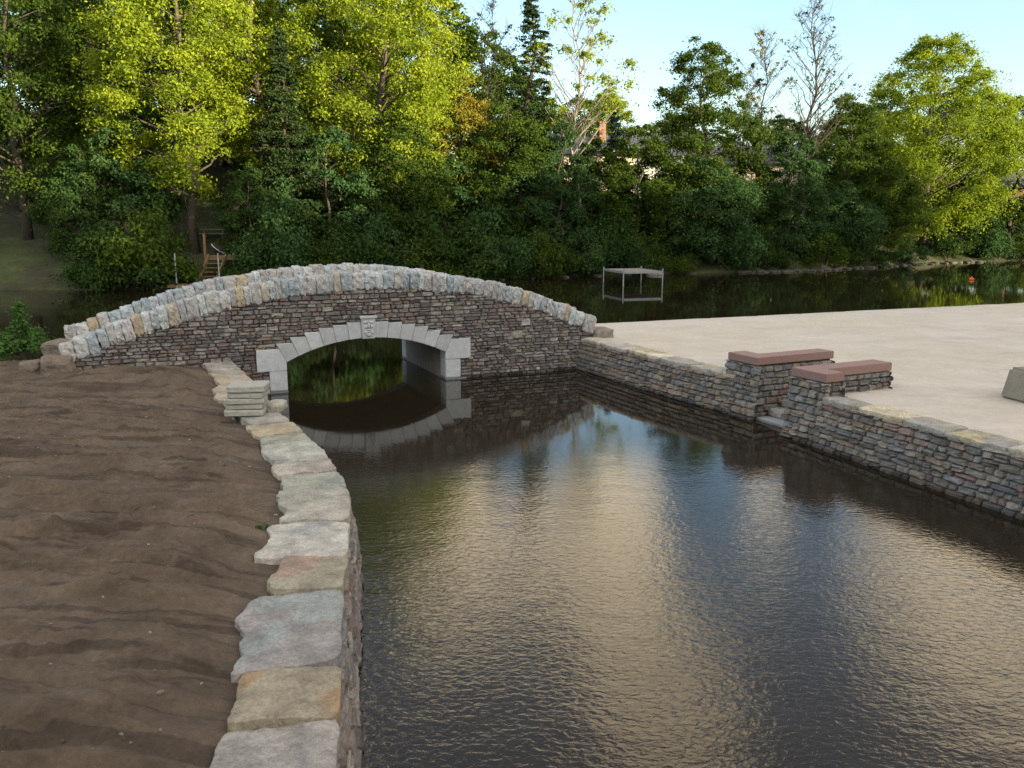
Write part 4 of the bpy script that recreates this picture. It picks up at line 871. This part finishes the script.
# background wood
bgk = [(-30, 92, 22, 14), (-22, 96, 21, 14), (-8, 95, 22, 14), (-46, 88, 24, 15), (-38, 80, 20, 12), (4, 112, 13, 11), (22, 118, 12, 12), (38, 122, 12, 12), (62, 122, 16, 14), (50, 130, 14, 14), (74, 112, 16, 13), (-14, 84, 15, 11), (0, 104, 15, 11), (14, 128, 11, 12), (30, 130, 11, 12)]
src_t = None
for i, (x, y, h, cw) in enumerate(bgk):
    lb = 'background tree closing the wood behind the far bank trees'
    if i < 3:
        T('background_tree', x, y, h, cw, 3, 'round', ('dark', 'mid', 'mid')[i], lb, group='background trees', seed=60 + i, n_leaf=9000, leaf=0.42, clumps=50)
        if i == 2: protos = [o for o in COL.objects if o.name.startswith('background_tree')]
    else:
        s_ = protos[i % 3]; c = s_.copy(); COL.objects.link(c); c.location = (x, y, float(hgt(np.array(float(x)), np.array(float(y)))) - 0.15); c.rotation_euler = (0, 0, i * 1.3)
        c.scale = (cw / 14, cw / 14, h / 22)
        for ch in s_.children: d = ch.copy(); COL.objects.link(d); d.parent = c
for i, (x, y, h, cw) in enumerate([(-60, 92, 25, 16), (-52, 74, 23, 13), (-26, 84, 24, 14), (-15, 90, 25, 14), (-3, 88, 19, 12), (-36, 96, 25, 15), (-48, 100, 26, 16), (-70, 78, 24, 15), (8, 98, 13, 10), (46, 108, 15, 13), (20, 100, 10, 9), (32, 104, 12, 10), (56, 112, 17, 13)]):
    s_ = protos[i % 3]; c = s_.copy(); COL.objects.link(c); c.location = (x, y, float(hgt(np.array(float(x)), np.array(float(y)))) - 0.15); c.rotation_euler = (0, 0, i * 1.9 + 0.5)
    c.scale = (cw / 14, cw / 14, h / 22)
    for ch in s_.children: d = ch.copy(); COL.objects.link(d); d.parent = c
# understory trees between shore and crowns
up = []
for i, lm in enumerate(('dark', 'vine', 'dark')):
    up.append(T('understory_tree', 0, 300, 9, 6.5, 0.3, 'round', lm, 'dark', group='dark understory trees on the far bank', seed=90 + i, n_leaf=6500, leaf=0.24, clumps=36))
ulab = ['dark leafy understory tree left of the hanging yellow branch', 'dark understory tree behind the hanging yellow branch', 'dark understory tree right of the wooden stairs', 'dark understory tree in front of the shaded pine', 'dark understory tree right of the pine foot', 'dark understory tree above the bridge crown', 'dark understory tree over the bridge right shoulder', 'dark understory tree below the small amber tree', 'dark understory tree left of the spruce foot', 'dark understory tree between vines and blue spruce', 'dark understory tree below the pale house', 'dark understory tree behind the boat platform', 'dark understory tree under the slim half leafless tree', 'dark understory tree left of the tallest bare tree', 'dark understory tree right of the tallest bare tree', 'dark understory tree under the left flank of the big maple', 'dark understory tree at the right frame edge']
for i, px in enumerate([88, 128, 250, 292, 330, 372, 412, 446, 482, 590, 630, 668, 738, 772, 822, 862, 1012]):
    Yq = 66.0
    for _i in range(20): xq = wx(px, Yq); Yq = float(shore(xq)) + 6.5 + 2 * math.sin(i * 2.7)
    p_ = up[i % 3]
    if i < 3: c = p_
    else:
        c = p_.copy(); COL.objects.link(c)
        for ch in p_.children: d = ch.copy(); COL.objects.link(d); d.parent = c
    c.location = (xq, Yq, float(hgt(np.array(xq), np.array(Yq))) - 0.15); c.rotation_euler = (0, 0, i * 2.2); k_ = 0.9 + 0.2 * math.sin(i * 1.9); c.scale = (k_, k_, k_ * (1.0 if px < 420 else 0.85))
    c['label'] = ulab[i]
# shoreline shrubs
def shrub_proto(seed, lm, label):
    e = empty('bush', (0, 0, 0), label=label, cat='bush', group='bushes along the far shore'); r = random.Random(seed); mb = MB(); C = []; Rr = []
    for k in range(22):
        a = r.uniform(0, 6.28); rr = 1.9 * r.random() ** 0.6; zc = 0.35 + (2.2 - rr * 0.7) * r.random(); C.append((rr * math.cos(a), rr * math.sin(a), zc)); Rr.append(r.uniform(0.45, 0.85))
        if k < 9: limb(mb, (r.uniform(-.2, .2), r.uniform(-.2, .2), -0.4), C[-1], 0.05, 0.015, 0.05, 4, 0.2, seed * 50 + k)
    mb.build('stems', M['bark'], e, True); V, F = leaves(C, Rr, 7000, 0.14, seed, 0.8); crown(e, V, F, lm, 'foliage'); return e
sp = [shrub_proto(81, 'vine', ''), shrub_proto(82, 'mid', ''), shrub_proto(83, 'dark', '')]
bl = [(96, 0.9, 0, 'dark'), (105, 1.3, 2, ''), (140, 1.5, 1, ''), (152, 1.1, 0, ''), (262, 1.2, 2, ''), (278, 1.4, 0, ''), (312, 1.2, 1, ''), (345, 1.5, 2, ''), (382, 1.3, 0, ''), (420, 1.5, 1, ''), (452, 1.5, 2, ''), (486, 1.4, 0, ''), (552, 1.2, 1, ''), (588, 1.2, 0, ''), (618, 1.3, 2, ''), (660, 1.1, 1, ''), (688, 0.55, 1, ''), (735, 1.3, 0, ''), (768, 1.1, 2, ''), (826, 1.2, 1, ''), (862, 1.0, 2, ''), (905, 1.1, 0, ''), (948, 1.1, 2, ''), (990, 1.2, 0, ''), (1020, 1.3, 1, ''), (240, 0.7, 1, ''), (122, 1.0, 2, ''), (470, 1.6, 1, ''), (600, 1.5, 2, ''), (400, 1.7, 2, ''), (330, 1.8, 2, ''), (506, 1.0, 0, ''), (533, 1.1, 1, ''), (570, 0.9, 2, ''), (640, 0.8, 0, '')]
where = ['left of the dark stairs bushes', 'under the dark background tree at left', 'below the hanging yellow branch', 'beside the left dock pole', 'just right of the wooden stairs', 'at the foot of the pine', 'right of the pine foot', 'behind the bridge top, left of its crown', 'over the bridge crown', 'over the right shoulder of the bridge', 'below the amber tree', 'at the foot of the thin leafless tree', 'right of the vine mound', 'left of the boat platform', 'behind the boat platform', 'right behind the boat platform', 'tiny bright one at the waterline by the platform', 'under the slim half leafless tree', 'left of the tallest bare trunk', 'right of the tallest bare trunk', 'on the earth bank left of the maple', 'under the maple left side', 'under the maple middle', 'under the maple right side', 'cut by the right edge', 'small one beside the dark upturned boat', 'low one at the water right of the lawn', 'between the amber tree and vine mound', 'below the blue spruce', 'high one behind the bridge crown', 'high one right of the pine', 'low over the water left of the vine mound', 'low over the water under the vine mound', 'low over the water left of the platform', 'low over the water touching the platform back']
used = [False] * 3
for i, (px, s_, k, _) in enumerate(bl):
    Yq = 60.0
    for _i in range(20): xq = wx(px, Yq); Yq = float(shore(xq)) + 0.7 + (2.6 if 26 < i < 31 else 0) - (0.5 if i > 30 else 0)
    p = sp[k]
    if not used[k]: c = p; used[k] = True
    else:
        c = p.copy(); COL.objects.link(c)
        for ch in p.children: d = ch.copy(); COL.objects.link(d); d.parent = c
    c.location = (xq, Yq, float(hgt(np.array(xq), np.array(Yq))) - 0.1); c.rotation_euler = (0, 0, i * 1.7); c.scale = (s_ * 1.1, s_, s_ * (0.9 + 0.25 * ((i * 7) % 3)))
    c['label'] = 'leafy shore bush, ' + where[i]
# near bush on the left and a weed in the soil
e = empty('bush', (-13.3, 22.6, 1.0), label='bright green bush with one tall shoot at the left edge of the soil', cat='bush')
mb = MB(); C = []; Rr = []; r = random.Random(5)
for k in range(20):
    a = r.uniform(0, 6.28); rr = 0.75 * r.random() ** 0.5; C.append((rr * math.cos(a), rr * math.sin(a), 0.1 + 0.5 * r.random() * (1 - rr * 0.5))); Rr.append(r.uniform(0.16, 0.3))
    if k < 7: limb(mb, (0, 0, -0.1), C[-1], 0.012, 0.005, 0.05, 4, 0.2, k)
for k in range(9): C.append((0.06 * math.sin(k) + 0.15, 0.05 * math.cos(k * 2), 0.6 + k * 0.085)); Rr.append(0.24 - 0.013 * k)
limb(mb, (0.1, 0, 0), (0.16, 0, 1.35), 0.014, 0.004, 0, 5, 0.1, 3)
mb.build('stems', M['bark'], e, True); V, F = leaves(C, Rr, 4200, 0.085, 9, 0.9); crown(e, V, F, 'bush', 'foliage')
e = empty('weed', (-2.98, 9.62, 0.86), label='tiny green weed in the soil edge beside the whitest flagstone', cat='weed')
V, F = leaves([(0, 0, 0.03), (0.06, 0.02, 0.03), (-0.05, 0.03, 0.02)], [0.07, 0.05, 0.05], 90, 0.035, 4, 0.5); crown(e, V, F, 'bush', 'foliage')

# the wooded ridge right of the frame that keeps the canal in the shade
prA = protos[1]; prB = protos[0]
rp = []
for k in range(26): rp.append((52 + 5 * math.sin(k * 2.1), -72 + k * 4.9, 12.5 + 1.5 * math.sin(k * 1.7) + (4.5 if 13 <= k <= 16 else 0), 13))  # middle trees raised to block low sun from the far lawn
for k in range(13): rp.append((-56 + k * 8.5, -30 - 4 * math.sin(k * 1.3), 13 + 2 * math.sin(k * 2.3), 13))  # unseen row added behind the camera to cut the light from that side
rp += [(66, 56, 14, 12), (74, 58, 15, 12), (60, 52, 12, 12), (62, -20, 14, 14), (62, 0, 14, 14), (62, 15, 14, 14), (62, 30, 14, 14), (62, -40, 14, 14)]
for k, (x, y, h, cw) in enumerate(rp):
    s_ = (prA, prB, protos[2])[k % 3]; c = s_.copy(); COL.objects.link(c); c.location = (x, y, float(hgt(np.array(float(x)), np.array(float(y)))) - 0.2); c.rotation_euler = (0, 0, k * 2.2); c.scale = (cw / 14 * 1.1, cw / 14 * 1.1, h / 22)
    c.name = 'unseen_shade_tree'; c['label'] = 'leafy tree on the wooded ridge beyond the right edge' if x > 48 else 'unseen leafy tree added behind the viewer to darken that side'; c['group'] = 'trees on the ridge' if x > 48 else 'trees added behind the viewer'
    for ch in s_.children: d = ch.copy(); COL.objects.link(d); d.parent = c

# ============================================================ FAR BANK OBJECTS
def house(x, y, z, wdt, dep, hw, hr, rz, wallm, label, chimney=None, gable_front=True, roofm='roof'):
    e = empty('house', (x, y, z), rz, label=label, cat='house')
    a, b_ = wdt / 2, dep / 2
    mb = MB(); V = [(-a, -b_, 0), (a, -b_, 0), (a, b_, 0), (-a, b_, 0), (-a, -b_, hw), (a, -b_, hw), (a, b_, hw), (-a, b_, hw)]
    F = [(0, 1, 5, 4), (1, 2, 6, 5), (2, 3, 7, 6), (3, 0, 4, 7)]
    if gable_front: V += [(0, -b_, hw + hr), (0, b_, hw + hr)]; F += [(4, 5, 8), (6, 7, 9)]
    else: V += [(-a, 0, hw + hr), (a, 0, hw + hr)]; F += [(7, 4, 8), (5, 6, 9)]
    mb.add(V, F); mb.build('wall', M[wallm], e)
    o_ = 0.45; t_ = 0.14; mb = MB()
    if gable_front:
        k = hr / a; V = []
        for zz_ in (0.02, t_): V += [(-a - o_, -b_ - o_, hw - k * o_ + zz_), (0, -b_ - o_, hw + hr + zz_), (a + o_, -b_ - o_, hw - k * o_ + zz_), (-a - o_, b_ + o_, hw - k * o_ + zz_), (0, b_ + o_, hw + hr + zz_), (a + o_, b_ + o_, hw - k * o_ + zz_)]
    else:
        k = hr / b_; V = []
        for zz_ in (0.02, t_): V += [(-a - o_, -b_ - o_, hw - k * o_ + zz_), (-a - o_, 0, hw + hr + zz_), (-a - o_, b_ + o_, hw - k * o_ + zz_), (a + o_, -b_ - o_, hw - k * o_ + zz_), (a + o_, 0, hw + hr + zz_), (a + o_, b_ + o_, hw - k * o_ + zz_)]
    mb.add(V, [(0, 3, 4, 1), (1, 4, 5, 2), (6, 7, 10, 9), (7, 8, 11, 10), (0, 1, 7, 6), (1, 2, 8, 7), (3, 9, 10, 4), (4, 10, 11, 5), (0, 6, 9, 3), (2, 5, 11, 8)])
    rf = mb.build('roof', M[roofm], e)
    if chimney:
        mb = MB(); mb.box((chimney[0], chimney[1], hw + hr * 0.6 + 0.9), (0.75, 0.6, 2.4)); mb.box((chimney[0], chimney[1], hw + hr * 0.6 + 2.15), (0.88, 0.73, 0.14)); mb.build('chimney', M['brick'], rf)
    for wxq in (-a * 0.5, a * 0.45):
        for wz in ([1.5] if hw < 4 else [1.5, 4.3]):
            mb = MB(); mb.box((wxq, -b_ - 0.03, wz), (1.0, 0.08, 1.3)); wn = mb.build('window', M['trim'], e)
            mb = MB(); mb.box((wxq, -b_ - 0.085, wz + 0.31), (0.82, 0.03, 0.5)); mb.box((wxq, -b_ - 0.085, wz - 0.29), (0.82, 0.03, 0.5)); mb.build('pane', M['glass'], wn)
    return e
house(wx(578, 96), 96, 6.6, 8, 9, 4.6, 2.2, R(22), 'siding', 'cream house with a brick chimney half hidden behind the slender tree', chimney=(1.9, -1.5), gable_front=False)
house(wx(640, 98), 98, 6.6, 9, 8, 4.7, 2.4, R(-12), 'whitewall', 'pale house with a grey roof right of the small blue spruce', gable_front=False)
house(wx(762, 97), 97, 6.2, 11, 8, 4.2, 1.9, R(-18), 'siding', 'cream house with a dark hipped looking roof behind the bare trees', gable_front=False)
house(wx(716, 104), 104, 6.6, 7, 8, 4.3, 2.0, R(20), 'siding', 'small cream house behind the round topped green tree', gable_front=True)
house(wx(1030, 104), 104, 4.6, 12, 8, 3.6, 1.9, R(-6), 'brownwall', 'low brown building at the right edge beyond the maple', gable_front=False)

def at(px, py, Yq):      # helper: world point on a sight line at distance Yq
    y_ = py - 384; dn = y_ * math.cos(R(11)) + 850 * math.sin(R(11)); fw = 850 * math.cos(R(11)) - y_ * math.sin(R(11)); t_ = Yq / fw
    return ((px - 512) * t_, Yq, 4.5 - dn * t_)
# boat platform standing in the river
D0 = Vector((7.63, 57.9, 0)); e = empty('boat_platform', D0, R(6), label='small metal framed boat platform standing on four posts in the river', cat='dock')
W_, DP, HT = 2.75, 3.4, 0.98
mb = MB()
for k in range(9): mb.box((W_ / 2, 0.2 + k * 0.375, HT - 0.03), (W_ - 0.12, 0.34, 0.04))
dk = mb.build('deck', M['planks'], e)
# rear-left shift makes the side visible
mb = MB()
for y_ in (0, DP): mb.box((W_ / 2, y_, HT - 0.06), (W_ - 0.08, 0.06, 0.15))
for x_ in (0, W_): mb.box((x_, DP / 2, HT - 0.06), (0.06, DP + 0.06, 0.15))
mb.build('frame', M['metal'], e)
for (x_, y_) in ((0, 0), (W_, 0), (0, DP), (W_, DP)):
    mb = MB(); mb.tube([(x_ + (-0.09 if x_ == 0 else 0.09), y_, -1.6), (x_ + (-0.09 if x_ == 0 else 0.09), y_, HT + 0.16)], 0.045, 8); mb.build('post', M['metal'], e)
e.rotation_euler = (0, 0, R(17))
# wooden stairs and dock on the left
p = at(196, 286, 56.2); p = (p[0] + 0.35, 0, 0); e = empty('wooden_stairs', (p[0], 56.4, 0), R(-6), label='wooden stairs with landing coming down to the left riverside dock', cat='stairs')
mb = MB(); HS = 1.75
for s_ in (-0.62, 0.62): mb.box((s_ + 0.30, 0.95, 0.35 + HS / 2), (0.09, 0.24, 2.5), rx=R(-48))
mb.build('stringer', M['wood'], e)
for k in range(6): mb = MB(); mb.box((0.30, 0.16 + k * 0.32, 0.46 + k * 0.27), (1.25, 0.30, 0.06)); mb.build('tread', M['wood'], e)
mb = MB(); mb.box((0.5, 2.6, 1.98), (2.1, 1.3, 0.1)); mb.box((0.5, 1.98, 1.86), (2.1, 0.06, 0.2)); mb.build('landing', M['wood'], e)
for (x_, y_, h_) in ((-0.62, 2.0, 3.4), (-2.0, 0.6, 2.2), (1.4, 2.0, 2.2)): mb = MB(); mb.box((x_, y_, h_ / 2 + 0.1), (0.12, 0.12, h_)); mb.build('post', M['wood'], e)
e = empty('river_dock', (p[0] + 0.25, 55.0, 0), 0, label='low plank dock between two metal poles at the foot of the wooden stairs', cat='dock')
mb = MB(); mb.box((-0.1, 0.3, 0.32), (3.4, 1.5, 0.08)); mb.box((-0.1, -0.45, 0.26), (3.4, 0.06, 0.2)); mb.build('deck', M['wood'], e)
for x_ in (-1.2, 1.55): mb = MB(); mb.tube([(x_ + 0.02, -0.5, -1.2), (x_, -0.5, 2.35)], 0.045, 8); mb.build('pole', M['metal'], e)
# upturned boat on the slope
p = at(228, 244, 61.5); mb = MB(); V, F = cube_grid(8); P = V / (np.abs(V) ** 2.2).sum(1)[:, None] ** (1 / 2.2)
P = P * np.array([1.25, 0.62, 0.55]); P[:, 2] += 0.18 * (P[:, 0] / 1.25) ** 2; mb.add(P, F)
e = empty('rowing_boat', (p[0], 61.5, float(hgt(np.array(p[0]), np.array(61.5))) + 0.3), R(20), label='small dark upturned boat with pale rim lying above the wooden stairs', cat='boat'); e.rotation_euler = (R(10), R(22), R(15))
mb.build('hull', M['darkhull'], e, True)
mb = MB(); ring = [(1.27 * math.cos(a), 0.64 * math.sin(a), 0.02 + 0.18 * math.cos(a) ** 2) for a in np.linspace(0, 2 * math.pi, 25)]; mb.tube(ring, 0.035, 6, cap=False); mb.build('rim', M['trim'], e, True)
# picnic table on the upper lawn
p = at(213, 214, 66); zt = float(hgt(np.array(p[0]), np.array(66.0))); e = empty('picnic_table', (p[0], 66, zt), R(5), label='grey picnic table on the shaded lawn above the upturned boat', cat='table')
mb = MB(); mb.box((0, 0, 0.74), (1.9, 0.75, 0.06)); mb.build('tabletop', M['planks'], e)
for s_ in (-1, 1):
    mb = MB(); mb.box((0, s_ * 0.7, 0.44), (1.9, 0.28, 0.05)); mb.build('bench_seat', M['planks'], e)
    mb = MB(); mb.box((s_ * 0.7, 0.3, 0.37), (0.08, 0.1, 0.9), rx=R(28)); mb.box((s_ * 0.7 + 0.002, -0.3, 0.37), (0.084, 0.1, 0.9), rx=R(-28)); mb.box((s_ * 0.71, 0, 0.40), (0.07, 1.6, 0.09)); mb.build('leg_frame', M['planks'], e)
# orange buoy
mb = MB(); V, F = rock((0.36, 0.36, 0.26), 900, 2.2, 0.02, 4); mb.add(V, F); mb.tube([(0, 0, 0.1), (0, 0, 0.2)], 0.05, 8); o = mb.build('buoy', M['orange'], None, True); o.location = (wx(976, 64), 64, 0.05); tag(o, 'small orange buoy floating near the right end of the river', 'buoy')

# rocks at the waterline
rk = []
for k in range(4):
    mb = MB(); V, F = rock((0.9, 0.7, 0.5), 800 + k, 3, 0.16, 4); mb.add(V, F); me_o = mb.build('shore_rock', M['rock'], None, True); rk.append(me_o)
cnt = 0
def put_rock(xq, Yq, s_, label, m=None):
    global cnt
    p = rk[cnt % 4]; c = p if cnt < 4 else p.copy()
    if cnt >= 4: COL.objects.link(c)
    c.location = (xq, Yq, 0.02 * s_); c.scale = (s_ * random.uniform(0.9, 1.5), s_, s_ * random.uniform(0.6, 0.95)); c.rotation_euler = (0, 0, random.uniform(0, 6)); tag(c, label, 'rock', 'rocks along the far waterline'); cnt += 1
for k in range(64):
    px = 745 + k * 4.4 if k < 56 else 470 + (k - 56) * 32
    Yq = 75
    for _i in range(12): xq = wx(px, Yq); Yq = float(shore(xq)) - 0.5 + 0.5 * math.sin(k * 2.3)
    put_rock(xq, Yq, random.uniform(0.35, 0.95) if k < 56 else random.uniform(0.4, 0.7), 'grey rock of the jumbled row along the far waterline under the trees')
mb = MB(); V, F = rock((1.5, 1.0, 0.36), 850, 3, 0.1, 6); mb.add(V, F); mpale = mat('pale_rock', (0.26, 0.24, 0.22), 0.9, 4, 0.2, 0.5, 12); o = mb.build('boulder', mpale, None, True); xq = wx(650, 73); o.location = (xq, float(shore(xq)) - 0.6, 0.05); tag(o, 'pale rounded boulder at the waterline behind the boat platform', 'boulder')

SC.render.engine = 'CYCLES'
